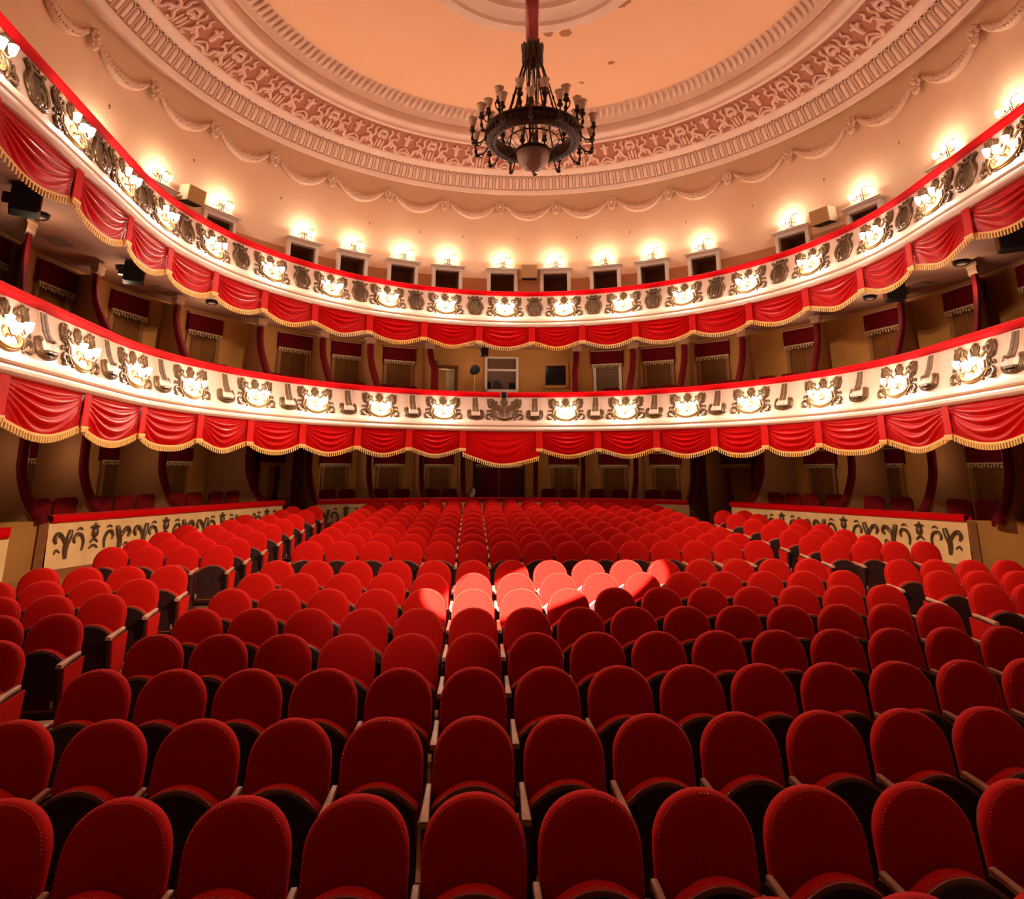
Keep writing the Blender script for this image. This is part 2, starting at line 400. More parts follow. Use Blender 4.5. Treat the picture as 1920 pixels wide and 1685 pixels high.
# ------------------------------------------------------------------ balconies
def arcstep(a): return R_(a)*R0
AB = frange(-140, 140, 140)
PROF = [(7.12, .02), (7.15, 0), (7.13, -.10), (7.09, -.30), (7.03, -.52), (6.99, -.66), (6.97, -.72), (6.93, -.73), (6.915, -.77), (6.915, -.82), (6.935, -.845), (6.985, -.855), (6.985, -.875), (6.90, -.88), (6.875, -.91), (6.875, -.95), (6.90, -.985), (6.93, -1.0), (7.06, -1.0)]
RAIL = [(7.14, -.01), (7.10, .01), (7.075, .05), (7.08, .10), (7.12, .135), (7.22, .15), (7.38, .15), (7.45, .11), (7.45, -.02)]
def panel_r(z):                                           # radius of the leaning panel at depth z below its top
    for (r0, z0), (r1, z1) in zip(PROF[1:], PROF[2:]):
        if z1 <= z <= z0: return r0+(r1-r0)*(z0-z)/(z0-z1)
    return 6.97
def cartouche(centre=False):
    mb = MB()
    def P3(x, z, d=0): return Vector((x, panel_r(z)-7.15-.012-d, z))
    def S(pts, w, mi=0):
        q = crom([(*p, 0) for p in pts], 4); L = len(q)
        ws = [w*(.4+.6*sin(pi*(.12+.76*i/(L-1)))) for i in range(L)]
        mb.tube([P3(p.x, p.y, ws[i]*.4) for i, p in enumerate(q)], [.8*w_ for w_ in ws], n=6, mi=mi)
    for sg in (-1, 1):
        g_ = lambda pts, w, mi=0: S([(sg*x, z) for x, z in pts], w, mi)
        g_([(.30, -.63), (.37, -.50), (.33, -.36), (.40, -.24), (.37, -.11), (.29, -.12), (.31, -.19)], .040)
        g_([(.37, -.34), (.46, -.25), (.48, -.12)], .034); g_([(.38, -.26), (.44, -.17), (.43, -.07)], .032); g_([(.36, -.18), (.40, -.10), (.37, -.05)], .03)
        g_([(.34, -.56), (.45, -.50), (.52, -.57), (.45, -.63)], .034); g_([(.38, -.64), (.46, -.655), (.54, -.64)], .026); g_([(.42, -.44), (.48, -.40), (.50, -.46)], .026)
        g_([(.31, -.30), (.25, -.22), (.19, -.27), (.13, -.30), (.08, -.24)], .024); g_([(.27, -.18), (.22, -.14), (.20, -.20)], .024)
        g_([(.26, -.61), (.28, -.46), (.24, -.36)], .028); g_([(.22, -.62), (.24, -.54), (.19, -.48)], .022)
        g_([(.02, -.26), (.08, -.19), (.10, -.12)], .026); g_([(.02, -.24), (.05, -.14), (.05, -.06)], .026)
        for x, z, l in ((.33, -.42, .09), (.41, -.33, .08), (.44, -.55, .07), (.36, -.60, .07), (.28, -.52, .07), (.31, -.24, .06), (.44, -.20, .08), (.40, -.14, .07)):
            for q_ in (-.35, .35, 1.0): g_([(x, z), (x+l*.5*sin(q_)*1.2, z+l*.5*cos(q_)), (x+l*sin(q_), z+l*cos(q_)*.9)], .017)
        for x, z, r in ((.34, -.08, .030), (.47, -.09, .03), (.29, -.66, .03), (.49, -.62, .032), (.40, -.40, .03)):
            p = P3(sg*x, z, .02); mb.ball(p, (r, r*.7, r), n=6, m=4)
    S([(0, -.30), (0, -.16), (0, -.05)], .034)
    mb.ball(P3(0, -.13, .02), (.06, .03, .07), n=8, m=5)
    S([(-.30, -.50), (-.22, -.60), (0, -.65), (.22, -.60), (.30, -.50)], .040, 1)
    S([(-.20, -.64), (0, -.685), (.20, -.64)], .022, 1)
    if centre:
        for sg in (-1, 1):
            for k in range(5): S([(sg*.05, -.45+.03*k), (sg*(.16+.03*k), -.40+.05*k), (sg*(.27+.03*k), -.36+.06*k)], .036)
        for x in (-.12, -.04, .04, .12): S([(x, -.58), (x*1.1, -.42), (x*.8, -.30)], .035)
    return mb
def lyre():
    mb = MB()
    def P3(x, z, d=0): return Vector((x, panel_r(z)-7.15-.012-d, z))
    def S(pts, w):
        q = crom([(*p, 0) for p in pts], 5); L = len(q)
        ws = [w*(.5+.5*sin(pi*(.1+.8*i/(L-1)))) for i in range(L)]
        mb.tube([P3(p.x, p.y, ws[i]*.4) for i, p in enumerate(q)], ws, n=6)
    for sg in (-1, 1):
        S([(0, -.63), (sg*.13, -.60), (sg*.215, -.47), (sg*.20, -.33), (sg*.13, -.22), (sg*.16, -.13), (sg*.22, -.10)], .042)
        S([(sg*.06, -.58), (sg*.13, -.50), (sg*.15, -.40), (sg*.10, -.30)], .034)
        S([(sg*.10, -.64), (sg*.17, -.60), (sg*.20, -.54)], .03); S([(sg*.02, -.10), (sg*.08, -.07), (sg*.10, -.11)], .022)
        mb.ball(P3(sg*.10, -.56, .025), .035, n=6, m=4); mb.ball(P3(sg*.20, -.12, .015), .028, n=6, m=4)
    S([(-.20, -.14), (0, -.16), (.20, -.14)], .028)
    for k in range(-3, 4): S([(k*.028, -.17), (k*.030, -.36), (k*.024, -.56)], .0105)
    S([(0, -.15), (0, -.10), (0, -.055)], .02); mb.ball(P3(0, -.58, .02), (.07, .035, .05), n=8, m=5)
    return mb
def console():
    mb = MB()
    def pr(z): return panel_r(z)-7.15
    zs = [-.02, -.15, -.30, -.42, -.50]; pj = [.03, .035, .05, .08, .11]; hw = [.085, .09, .10, .105, .11]
    for x0, x1, mi, ex in ((-1.1, 1.1, 0, 0), (-.85, -.10, 1, .012), (.10, .85, 1, .012)):
        rows = []
        for z, p, h in zip(zs, pj, hw):
            if mi: z = min(z, -.04) if z > -.45 else -.44
            y = pr(z)-p-ex
            rows.append([(x0*h, pr(z)+.01, z), (x0*h, y, z), (x1*h, y, z), (x1*h, pr(z)+.01, z)])
        mb.grid(rows, mi)
    mb.box((0, pr(-.52)-.06, -.525), (.24, .15, .07), mi=0); mb.box((0, pr(-.57)-.055, -.575), (.20, .12, .04), mi=1)
    def S(pts, w):
        q = crom([(*p, 0) for p in pts], 4); L = len(q); ws = [w*(.5+.5*sin(pi*(.1+.8*i/(L-1)))) for i in range(L)]
        mb.tube([(p.x, pr(p.y)-.012-ws[i]*.5, p.y) for i, p in enumerate(q)], ws, n=6, mi=1)
    for sg in (-1, 1):
        for d in (0, .035, .07): S([(sg*.03, -.66), (sg*(.13+d), -.62+d*.2), (sg*(.15+d), -.50+d*.1), (sg*(.13+d*1.1), -.40)], .032)
        S([(sg*.02, -.63), (sg*.10, -.58), (sg*.13, -.50)], .03); mb.ball((sg*.17, pr(-.42)-.04, -.42), .045, n=6, m=4, mi=1)
    mb.ball((0, pr(-.64)-.03, -.64), (.10, .04, .04), n=8, m=4, mi=1)
    return mb
cart_me = cartouche().mesh('griffin_relief', ['relief', 'bowlgold']); cent_me = cartouche(True).mesh('emblem_relief', ['relief', 'relief'])
lyre_me = lyre().mesh('lyre_relief', 'relief'); cons_me = console().mesh('console_relief', ['cream', 'relief'])
for me_ in (cart_me, cent_me, lyre_me):
    for p in me_.polygons: p.use_smooth = True
sconce_parts = {}
bk = MB(); bk.ball((0, .0, 0), (.07, .035, .09)); bk.tube([(0, -.02, -.02), (0, -.09, -.05), (0, -.14, -.02)], .016, n=6)
bk.tube(crom([(-.20, -.15, .02), (-.12, -.15, -.05), (0, -.15, -.02), (.12, -.15, -.05), (.20, -.15, .02)], 4), .012, n=6)
bk_me = bk.mesh('bracket', 'bowlgold')
sh = MB(); sh.lathe([(.02, 0), (.036, .02), (.044, .06), (.050, .11), (.056, .125), (.047, .12), (.038, .06), (.015, .02)], 12); sh.ball((0, 0, .07), (.026, .026, .045), n=8, m=5)
sh_me = sh.mesh('glass_shade', 'bulb')
for me_ in (bk_me, sh_me):
    for p in me_.polygons: p.use_smooth = True
LAMP = (1, .82, .65)
def point(loc, watt, r=.06, col=LAMP):
    l = bpy.data.lights.new('lamp_light', 'POINT'); l.energy = watt; l.shadow_soft_size = r; l.color = col
    o = bpy.data.objects.new('lamp_light', l); COL.objects.link(o); o.location = loc; return o
W_SC, W_WL = 66, 28
def sconce(a, H, lab, grp):
    zz = -.47; T = Tmap(a, 7.15, H)
    x, y, z = T((0, panel_r(zz)-7.15, zz))
    t = thing('wall_sconce', lab, 'sconce', (x, y, z), rotz(a), grp)
    link('bracket', bk_me, t)
    for dx, dz in ((-.20, .03), (0, -.02), (.20, .03)):
        q = link('glass_shade', sh_me, t); q.location = (dx, -.15, dz)
    point(T((0, panel_r(zz)-7.15-.20, zz+.02)), W_SC)
LOWER, UPPER = Z(2.09), Z(5.124)
def balcony(H, name, lab, lower):
    t = thing('balcony', lab, 'balcony', (CX, CY+R0, H))
    def sweep(prof, nm, m):
        mb = MB(); mb.grid([[(x-CX, y-CY-R0, z) for x, y, z in row] for row in ring_at(prof, AB)]); return mb.build(nm, m, t, smooth=35, recalc=False)
    sweep(PROF[:8], 'parapet', 'cream'); sweep(PROF[7:], 'moulding', 'cream'); sweep(RAIL, 'hand_rail', 'railred')
    def put(me, a):
        x, y = B(a, 7.15); o = link(me.name.split('.')[0], me, t); o.location = (x-CX, y-CY-R0, 0); o.rotation_euler = (0, 0, rotz(a)); return o
    sc = []
    CA = [-117.6, -104.5, -89.6, -74.9, -59.6, -45.7, -30.7, -15.9, -1.6, 12.7, 26.5, 40.5, 54.6, 70.3, 87, 103.6, 118] if lower else [-125.5, -113, -100.2, -87.4, -73.6, -58.6, -43.8, -30.1, -16.1, -1.6, 12.7, 26.9, 41.3, 56.2, 71, 86.4, 101, 114.5]
    CB = [-124, -111.6, -97.2, -82.4, -66.8, -52.1, -38.2, -23.1, -8.4, 5.5, 19.6, 33.1, 47.3, 62, 78.5, 94.4, 110.6] if lower else [-119.3, -106.6, -93.8, -80.7, -66.2, -51, -36.8, -23.2, -8.8, 5.6, 19.8, 34, 48.8, 63.5, 78.7, 93.8, 107.8, 121]
    for a in CA:
        if lower and a == -1.6: put(cent_me, a)
        else:
            put(cart_me, a); sc.append(a)
    for a in CB: put(cons_me if lower else lyre_me, a)
    vs = [a for a in sc if where((*B(a, 7.0), H-.45))]
    for a in sc:
        if a in vs: lb = 'lit gilt sconce on the %s balcony front, %s from the left' % (name, ordl(vs.index(a)))
        else: lb = 'lit sconce on the %s balcony, %s outside the %s picture edge' % (name, 'just' if abs(a) < 122 else 'farther', 'left' if a < 0 else 'right')
        sconce(a, H, lb, 'lit sconces along the %s balcony' % name)
    # drapes
    ties = ([-133, -118, -103, -87.5, -73, -61, -48.8, -36, -24, -11.4, 6.5, 20.1, 33.6, 46.6, 57.8, 69.5, 83.5, 98.2, 113.1, 128] if lower else
            [-125, -112, -98.8, -85.8, -73.1, -60.5, -48, -34.6, -21.3, -7.9, 4.9, 17.1, 29.8, 43.3, 56.6, 69.8, 82.9, 95.3, 108, 121])
    ends = list(zip(ties, ties[1:])); mids = [(p+q)/2 for p, q in ends]
    vs = [m_ for m_ in mids if where((*B(m_, 6.95), H-1.3))]
    for (p, q), m_ in zip(ends, mids):
        centre = lower and p < 0 < q
        if m_ in vs:
            if centre: lb = 'wide smooth red drape hanging at the centre under the lower balcony'
            else: lb = 'swagged red drape with gold fringe on the %s balcony, %s from the left' % (name, ordl(vs.index(m_)))
        else: lb = 'red drape of the %s balcony beyond the %s picture edge' % (name, 'left' if m_ < 0 else 'right')
        x0, y0 = B(m_, 6.95)
        d = thing('swag_drape', lb, 'drape', (x0, y0, H-1.0), 0, 'red drapes of the %s balcony' % name)
        NU, NV = 44, 44; rows = []
        dep, sag = (.60, .26) if centre else (.42, .20)
        if lower and not centre: dep, sag = .46, .20
        ph = random.uniform(0, 6.28); nf = random.choice((4.2, 4.8, 5.4)); asym = random.uniform(-.06, .06)
        amp = .010 if centre else .040
        edge = []
        lop = .10 if centre else 0
        for j in range(NV+1):
            v = j/NV; row = []
            for i in range(NU+1):
                u = i/NU; a = p+(q-p)*u
                s_ = sin(pi*u); uu = u+asym*sin(2*pi*u)
                cat = max(0, sin(pi*uu))**.9 if 0 <= uu <= 1 else 0
                zb = -(dep+sag*cat+lop*(u))
                vv = v+.10*sin(2*pi*v)*(0)
                z = zb*vv
                fold = abs(sin(pi*nf*min(1.6, -z/(.10+(dep+sag-.10)*cat+1e-6))**.85+ph))
                w = s_**.6*min(1, v*4+.05)*min(1, (1-v)*3+.15)*math.exp(-max(0, -z/(.10+(dep+sag-.10)*cat+1e-6)-1)*3)
                edgew = math.exp(-min(u, 1-u)/.07)
                r = 6.97-amp*1.5*fold*w - .045*s_*v*(1-v)*2.5 - .014*edgew*sin(26*u*pi+ph)*min(1, v*4)
                x, y = B(a, r); row.append((x-x0, y-y0, z))
                if j == NV: edge.append((a, r, z))
            rows.append(row)
        cb = MB(); cb.grid(rows); cb.build('cloth', 'drape', d, smooth=180, recalc=False)
        fb = MB()
        top = [(B(a, r-.012)[0]-x0, B(a, r-.012)[1]-y0, z+.026) for a, r, z in edge]; bot = [(u_[0], u_[1], u_[2]-.036) for u_ in top]
        fb.grid([top, bot])
        L = len(edge)-1; nt_ = int(arcstep(q-p)/.058)
        def at(u):
            k = min(L-1, int(u*L)); t_ = u*L-k; e0, e1 = edge[k], edge[k+1]; return [e0[c]+(e1[c]-e0[c])*t_ for c in range(3)]
        for k in range(nt_):
            a, r, z = at((k+.5)/nt_); x, y = B(a, r-.014)
            th = rotz(a); fb.box((x-x0, y-y0, z-.050), (.026, .016, .085), th)
        fb.build('fringe', 'gold', d, smooth=0)
        # tie band at the left end
        tb = MB(); a0, a1 = p-.75, p+.75; rr = []
        for z in (0, -.12, -.25, -.38, -.47):
            rr.append([(*[c-o_ for c, o_ in zip(B(a0+(a1-a0)*i/12, 6.915-.012*(i % 2)), (x0, y0))], z*(1 if not lower else 1.06)) for i in range(13)])
        tb.grid(rr); zt = -.47*(1 if not lower else 1.06)
        tbo = tb.build('tie_band', 'tieband', d, smooth=180, recalc=False)
        f2 = MB()
        for i in range(4):
            x, y = B(a0+(a1-a0)*(i+.5)/4, 6.90); f2.box((x-x0, y-y0, zt-.02), (.030, .016, .075), rotz(p))
        x, y = B(p, 6.90); f2.box((x-x0, y-y0, zt+.01), (.19, .02, .035), rotz(p)); f2.build('fringe', 'gold', tbo, smooth=0)
    return t
balcony(LOWER, 'lower', 'lower balcony front, cream parapet with red rail and console reliefs', True)
balcony(UPPER, 'upper', 'upper balcony front, cream parapet with red rail and lyre reliefs', False)
# floor slabs of the tiers (their undersides are the ceilings of the boxes)
def slab(name, r0, r1, z0, z1, m):
    mb = MB(); mb.grid(ring_at([(r0, z1), (r0, z0), (r1, z0), (r1, z1), (r0, z1)], AB)); return struct(mb.build(name, m, smooth=0))
slab('ceiling_lower_boxes', 7.04, 14.2, Z(.80), Z(1.10), 'boxceil')
slab('ceiling_upper_boxes', 7.04, 9.30, Z(3.84), Z(4.14), 'boxceil')

# ------------------------------------------------------------------ wall lamps over the gallery doors
wb = MB(); wb.box((0, -.06, .03), (.24, .10, .05)); wb.tube([(0, -.08, .05), (0, -.10, .25), (-.02, -.12, .34)], .010); wb.tube([(.05, -.08, .05), (.05, -.10, .25), (.05, -.12, .34)], .010)
wb.tube(crom([(-.26, -.12, .16), (-.14, -.12, .13), (0, -.10, .20), (.14, -.12, .13), (.26, -.12, .16)], 4), .009); wb.tube(crom([(.05, -.12, .34), (.16, -.13, .38), (.28, -.13, .36)], 3), .009); wb.ball((-.10, -.13, .20), .022)
wb_me = wb.mesh('arm', 'bronze'); ws_me = sh.mesh('glass_shade', 'bulb')
for me_ in (wb_me, ws_me):
    for p in me_.polygons: p.use_smooth = True
vs = [a for a in GD if where((*B(a, RG), Z(6.85)))]
for a in GD:
    T = Tmap(a, RG-.02, Z(6.63)); x, y, z = T((0, 0, 0))
    lb = 'lit wall lamp above a gallery doorway, %s from the left' % ordl(vs.index(a)) if a in vs else 'lit wall lamp above a gallery doorway beyond the left picture edge'
    t = thing('wall_lamp', lb, 'lamp', (x, y, z), rotz(a), 'lit wall lamps above the gallery doors')
    link('arm', wb_me, t)
    for dx, dz in ((-.26, .16), (.0, .24), (.26, .16)):
        q = link('glass_shade', ws_me, t); q.location = (dx, -.14, dz)
    point(T((0, -.27, .34)), W_WL, .07)
# little iron hooks high on the wall
hk = MB(); hk.tube(crom([(0, .02, .07), (0, -.05, .05), (0, -.07, -.02), (0, -.03, -.06)], 3), .014); hk.ball((0, 0, .06), .025)
hk.v = [(x*.6, y*.6, z*.6) for x, y, z in hk.v]
hk_me = hk.mesh('wall_hook', 'bronze')
HK = [-80, -64, -47, -29, -18.5, -9.5, 2.2, 14.5, 25.5, 37, 50, 63.5, 77]
vs = [a for a in HK if where((*B(a, RG), Z(7.75)))]
for a in vs:
    o = link('wall_hook', hk_me); o.location = (*B(a, RG), Z(7.72)); o.rotation_euler = (0, 0, rotz(a))
    tag(o, 'small iron hook high on the gallery wall, %s from the left' % ordl(vs.index(a)), 'hook', 'iron hooks on the gallery wall')

# ------------------------------------------------------------------ loudspeakers
def loudspeaker(a, r, z, dims, lab, tilt=0, front='speaker', case='speakerbox', yaw=0):
    x, y = B(a, r); t = thing('loudspeaker', lab, 'loudspeaker', (x, y, z), rotz(a)+yaw); t.rotation_euler = (tilt, 0, rotz(a)+yaw)
    w, d, h = dims
    mb = MB(); mb.box((0, 0, 0), (w, d, h)); o = mb.build('cabinet', case, t, smooth=0)
    mb = MB(); mb.box((0, -d/2-.008, 0), (w*.96, .016, h*.95)); mb.build('grille', front, t, smooth=0)
    mb = MB(); mb.box((0, 0, -h/2-.006), (w*.9, d*.85, .012)); mb.build('base_plate', 'black', t, smooth=0)
    mb = MB(); mb.box((0, d/2+.04, 0), (.12, .10, .12)); mb.build('bracket', 'bronze', t, smooth=0)
loudspeaker(-64.6, 9.08, Z(6.68), (.52, .34, .40), 'beige loudspeaker on the gallery wall at left between two doors', .12)
loudspeaker(4.5, 9.14, Z(6.50), (.52, .22, .46), 'beige loudspeaker on the gallery wall at centre above the rail')
loudspeaker(63.4, 9.08, Z(6.62), (.55, .34, .40), 'beige loudspeaker on the gallery wall at right between two doors', .12)
for a, lab, yw in ((-112, 'dark loudspeaker under the upper balcony at the far left edge', .5), (-86, 'dark loudspeaker under the upper balcony above the left boxes', .5), (84, 'dark loudspeaker under the upper balcony above the right boxes', -.5), (108, 'dark loudspeaker under the upper balcony at the far right edge', -.5)):
    loudspeaker(a, 7.55, Z(3.62), (.34, .34, .36), lab, 0, 'boxdoor', 'black', yw)
VT = [-94, -73, 66, 83]
for a, nm in zip(VT, ('left', 'left-centre', 'right-centre', 'right')):
    mb = MB(); T = Tmap(a, 8.3, Z(3.82)); mb.box((0, 0, 0), (.42, .26, .03), T=T)
    for k in range(6): mb.box((0, -.10+.04*k, -.02), (.38, .012, .02), T=T)
    tag(mb.build('air_vent', 'ventgrey', smooth=0), 'grey air vent in the ceiling of the upper boxes, %s side' % nm, 'vent', 'vents above the upper boxes')

# ------------------------------------------------------------------ upper tier of boxes: back wall, booth, doors, pelmets, partitions
RT = 9.0
BOOTH = (-4.7, 2.2, Z(2.43), Z(3.58)); DOORH = (-14.5, -10.6, Z(1.10), Z(3.20))
struct(walled(RT, Z(1.10), Z(3.84), -150, 150, [BOOTH, DOORH], 3).build('wall_upper_boxes', 'boxwall', recalc=False))
def pelmet(T, w, zt, lab, grp, h=.42, deep=.10, wavy=0):
    x, y, z = T((0, 0, 0)); x1, y1, _ = T((1, 0, 0)); rz = math.atan2(y1-y, x1-x)
    t = thing('pelmet', lab, 'pelmet', (x, y, zt), rz, grp)
    mb = MB(); mb.box((0, -deep-.02, .01), (w+.06, .035, .03)); mb.box((0, -deep/2, .02), (w+.06, deep, .012)); mb.build('rod', 'rod', t, smooth=0)
    n = 36; rows = []
    for v in (0, .3, .65, 1):
        rows.append([((i/n-.5)*w, -deep-.015-.018*v*(.5+.5*sin(i*2.1+zt*3)), -h*v) for i in range(n+1)])
    mb = MB(); mb.grid(rows)
    for s_ in (-1, 1): mb.grid([[(s_*w/2, -deep, 0), (s_*w/2, 0, 0)], [(s_*w/2, -deep, -h), (s_*w/2, 0, -h)]])
    mb.build('cloth', 'pelmet', t, smooth=180, recalc=False)
    mb = MB(); mb.box((0, -deep-.035, -h), (w, .012, .035))
    k = int(w/.07)
    for i in range(k): mb.box(((i+.5-k/2)*w/k, -deep-.035, -h-.05-.012*(i % 3)), (.035, .012, .07))
    mb.build('fringe', 'pelfringe', t, smooth=0)
def box_door(T, z0, h, w, idx):
    mb = MB()
    for s_ in (-1, 1): mb.box((s_*(w/2+.05), -.04, z0+h/2), (.10, .07, h), T=T)
    mb.box((0, -.04, z0+h+.05), (w+.2, .07, .10), T=T)
    o = struct(mb.build('door_%d' % idx, 'doorframe', smooth=0))
    mb = MB()
    for s_ in (-1, 1):
        mb.box((s_*w/4, -.02, z0+h/2), (w/2-.01, .03, h-.01), T=T)
        for zc, hh in ((.28, .40), (.72, .42)): mb.box((s_*w/4, -.038, z0+h*zc), (w/2-.16, .012, h*hh), T=T)
    lf = mb.build('leaf', 'boxdoor', o, smooth=0)
    mb = MB(); mb.ball(T((.05, -.07, z0+h*.48)), .025); mb.build('knob', 'bowlgold', lf)
PEL = [-99.5, -86.8, -73.9, -60.2, -43.2, -32.7, -22.3, 20.3, 30.6, 41.2, 57.8, 72.2, 85.5, 98]
vs = [a for a in PEL if where((*B(a, RT), Z(3.45)), -5)]
for a in PEL:
    T = Tmap(a, RT, 0); dn += 1
    if a == 20.3:
        mb = MB()
        for s_ in (-1, 1): mb.box((s_*.40, -.04, Z(2.2)), (.09, .07, 2.2), T=T)
        mb.box((0, -.04, Z(3.30)), (.89, .07, .09), T=T); wo = struct(mb.build('window_3', 'whiteframe', smooth=0))
        mb = MB(); mb.box((0, -.012, Z(2.2)), (.72, .02, 2.2), T=T); mb.build('pane', 'ventgrey', wo, smooth=0)
        mb = MB()
        for k in range(-6, 22):
            for q in (-1, 1):
                x0, z0_ = -.36, Z(1.9)+.10*k
                mb.tube([T((q*x0, -.03, z0_)), T((-q*x0, -.03, z0_+.72))], .006, n=4)
        mb.build('lattice', 'boxdoor', wo, smooth=0)
    else: box_door(T, Z(1.10), 2.15, .74, dn)
    lb = 'dark red fringed pelmet over a box door behind the lower balcony, %s from left' % ordl(vs.index(a)) if a in vs else 'dark red fringed pelmet of the upper boxes beyond the %s picture edge' % ('left' if a < 0 else 'right')
    pelmet(T, .98, Z(3.70), lb, 'pelmets over the upper box doors')
def partition(T_, curve, z0, z1, lab, grp, cap=None, depth=1.8, sk=0):
    T = lambda p: T_((p[0]+sk*p[1], p[1], p[2]))
    t = thing('box_partition', lab, 'partition', T((0, 0, z0)), 0, grp); x, y, z = T((0, 0, z0))
    L = lambda p: tuple(a_-b_ for a_, b_ in zip(T(p), (x, y, z)))
    q = crom([(u, 0, h) for u, h in curve], 5); q = [(p.x, p.z) for p in q]
    mb = MB(); out = [(depth, z0)]+q+[(depth, z1)]
    mb.prism(out, -.035, .035, lambda a_, b_, d: L((d, a_, b_)))
    mb.build('panel', 'partpanel', t, smooth=0)
    mb = MB(); rows = []
    for k, (u, h) in enumerate(q):
        u0, h0 = q[max(k-1, 0)]; u1, h1 = q[min(k+1, len(q)-1)]; tx, tz = u1-u0, h1-h0; l = math.hypot(tx, tz) or 1; nx, nz = -tz/l, tx/l
        if nx > 0: nx, nz = -nx, -nz
        rr = []
        for dx, dn_ in ((-.085, -.09), (-.085, .0), (-.05, .035), (.05, .035), (.085, .0), (.085, -.09)): rr.append(L((dx, u+nx*dn_, h+nz*dn_)))
        rows.append(rr)
    mb.grid(rows); mb.build('velvet_edge', 'partition', t, smooth=60)
    if cap:
        mb = MB(); mb.box((0, cap[0]+.05, cap[1]), (.24, .24, .12), T=L); mb.box((0, cap[0]+.05, cap[1]+.085), (.30, .30, .05), T=L); mb.build('capital', 'rod', t, smooth=0)
PT = [-113, -96, -80, -65, -48.5, -36, -25.5, 21.5, 32.5, 44, 59, 75, 91.5, 109]
PT = [-114, -92.5, -74.0, -55.2, -40.9, -29.9, 26.6, 38.0, 51, 67.2, 85.0, 103]
UC = [(.20, Z(2.0)), (.24, Z(2.25)), (.42, Z(2.42)), (.68, Z(2.72)), (.90, Z(3.02)), (1.02, Z(3.3)), (1.05, Z(3.58))]
vs = [a for a in PT if where((*B(a, 7.8), Z(2.8)))]
for a in PT:
    lb = 'curved dark red partition between boxes on the lower balcony, %s from left' % ordl(vs.index(a)) if a in vs else 'curved dark red partition on the lower balcony beyond the %s edge' % ('left' if a < 0 else 'right')
    partition(Tmap(a, 7.15, 0), UC, Z(1.10), Z(3.80), lb, 'curved partitions of the upper boxes', (1.02, Z(3.66)), 1.85, (-1 if a > 0 else 1)*math.tan(R_(max(0, abs(a)-30)*.68)))
SCV = [(.25, Z(2.0)), (.30, Z(2.4)), (.30, Z(2.85)), (.50, Z(3.15)), (.90, Z(3.45)), (1.1, Z(3.60))]
for a, sd in ((-17.2, 'left'), (14.6, 'right')):
    partition(Tmap(a, 7.15, 0), [(.35, Z(1.9)), (.38, Z(2.5)), (.42, Z(2.92)), (.75, Z(3.22)), (1.05, Z(3.58))], Z(1.10), Z(3.80), 'slanting red partition ending the boxes %s of the projection booth window' % sd, 'slanting partitions beside the booth', (1.02, Z(3.66)), 1.85)
# booth behind the window
T = Tmap(-1.25, RT, 0)
mb = MB(); wz, hz_ = BOOTH[2], BOOTH[3]; W = 1.085; hc = (wz+hz_)/2; hh = hz_-wz
for s_ in (-1, 1): mb.box((s_*(W/2-.04), -.02, hc), (.08, .10, hh), T=T)
mb.box((0, -.02, hz_-.025), (W, .10, .05), T=T); mb.box((0, -.02, wz+.05), (W, .10, .10), T=T); mb.box((0, -.02, wz+.72), (W, .10, .07), T=T)
o = o_win = struct(mb.build('window_1', 'whiteframe', smooth=0))
mb = MB(); mb.box((0, .01, hc), (W-.14, .008, hh-.10), T=T); mb.build('pane', 'glass', o, smooth=0)
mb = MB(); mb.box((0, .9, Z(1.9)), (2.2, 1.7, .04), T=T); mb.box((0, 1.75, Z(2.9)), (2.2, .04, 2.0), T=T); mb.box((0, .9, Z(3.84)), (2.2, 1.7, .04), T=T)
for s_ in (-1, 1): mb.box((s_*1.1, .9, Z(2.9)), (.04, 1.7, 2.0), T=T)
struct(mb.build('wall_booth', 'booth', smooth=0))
mb = MB(); mb.box((0, .45, Z(2.48)), (1.9, .6, .04), T=T)
for s_ in (-.9, .9): mb.box((s_, .45, Z(2.19)), (.05, .5, .54), T=T)
tag(mb.build('control_desk', 'black', smooth=0), 'dark control desk just inside the projection booth window', 'desk')
def monitor(px, w, h, lab):
    Tq = lambda p: T((px+p[0], .35+p[1], Z(2.50)+p[2])); t = thing('monitor', lab, 'monitor', Tq((0, 0, 0)), rotz(-1.25))
    mb = MB(); mb.box((0, 0, h/2+.04), (w, .05, h)); mb.build('screen', 'black', t, smooth=0)
    mb = MB(); mb.box((0, .02, .02), (w*.5, .14, .04)); mb.build('foot', 'black', t, smooth=0)
monitor(-.40, .17, .28, 'small dark monitor at the left inside the booth window'); monitor(.36, .20, .26, 'small dark monitor at the right inside the booth window')
mb = MB(); mb.prism([(-.17, 0), (.24, 0), (.10, .36), (-.10, .38)], -.1, .1, lambda a_, b_, d: T((-.12+a_, .5+d, Z(2.50)+b_)))
tag(mb.build('covered_console', 'purple', smooth=0), 'sloping covered equipment standing behind the booth glass', 'equipment')
mb = MB(); mb.box((0, .05, wz+.93), (W-.18, .012, hh-.84), T=T)
for k in range(7): mb.box((0, .04, wz+.80+.045*k), (W-.20, .012, .006), T=T)
mb.build('roller_blind', 'booth', o_win, smooth=0)
point(T((0, .95, Z(3.5))), 9, .1, (1, .74, .58))  # unseen lamp added to brighten the booth room
# dark framed pane right of the booth
T = Tmap(9.8, RT, 0); mb = MB()
for s_ in (-1, 1): mb.box((s_*.37, -.03, Z(2.98)), (.09, .06, .80), T=T)
for zc in (Z(2.62), Z(3.35)): mb.box((0, -.03, zc), (.82, .06, .10), T=T)
o = struct(mb.build('window_2', 'boxwall', smooth=0)); mb = MB(); mb.box((0, -.015, Z(2.98)), (.66, .02, .66), T=T); mb.build('pane', 'blackglass', o, smooth=0)
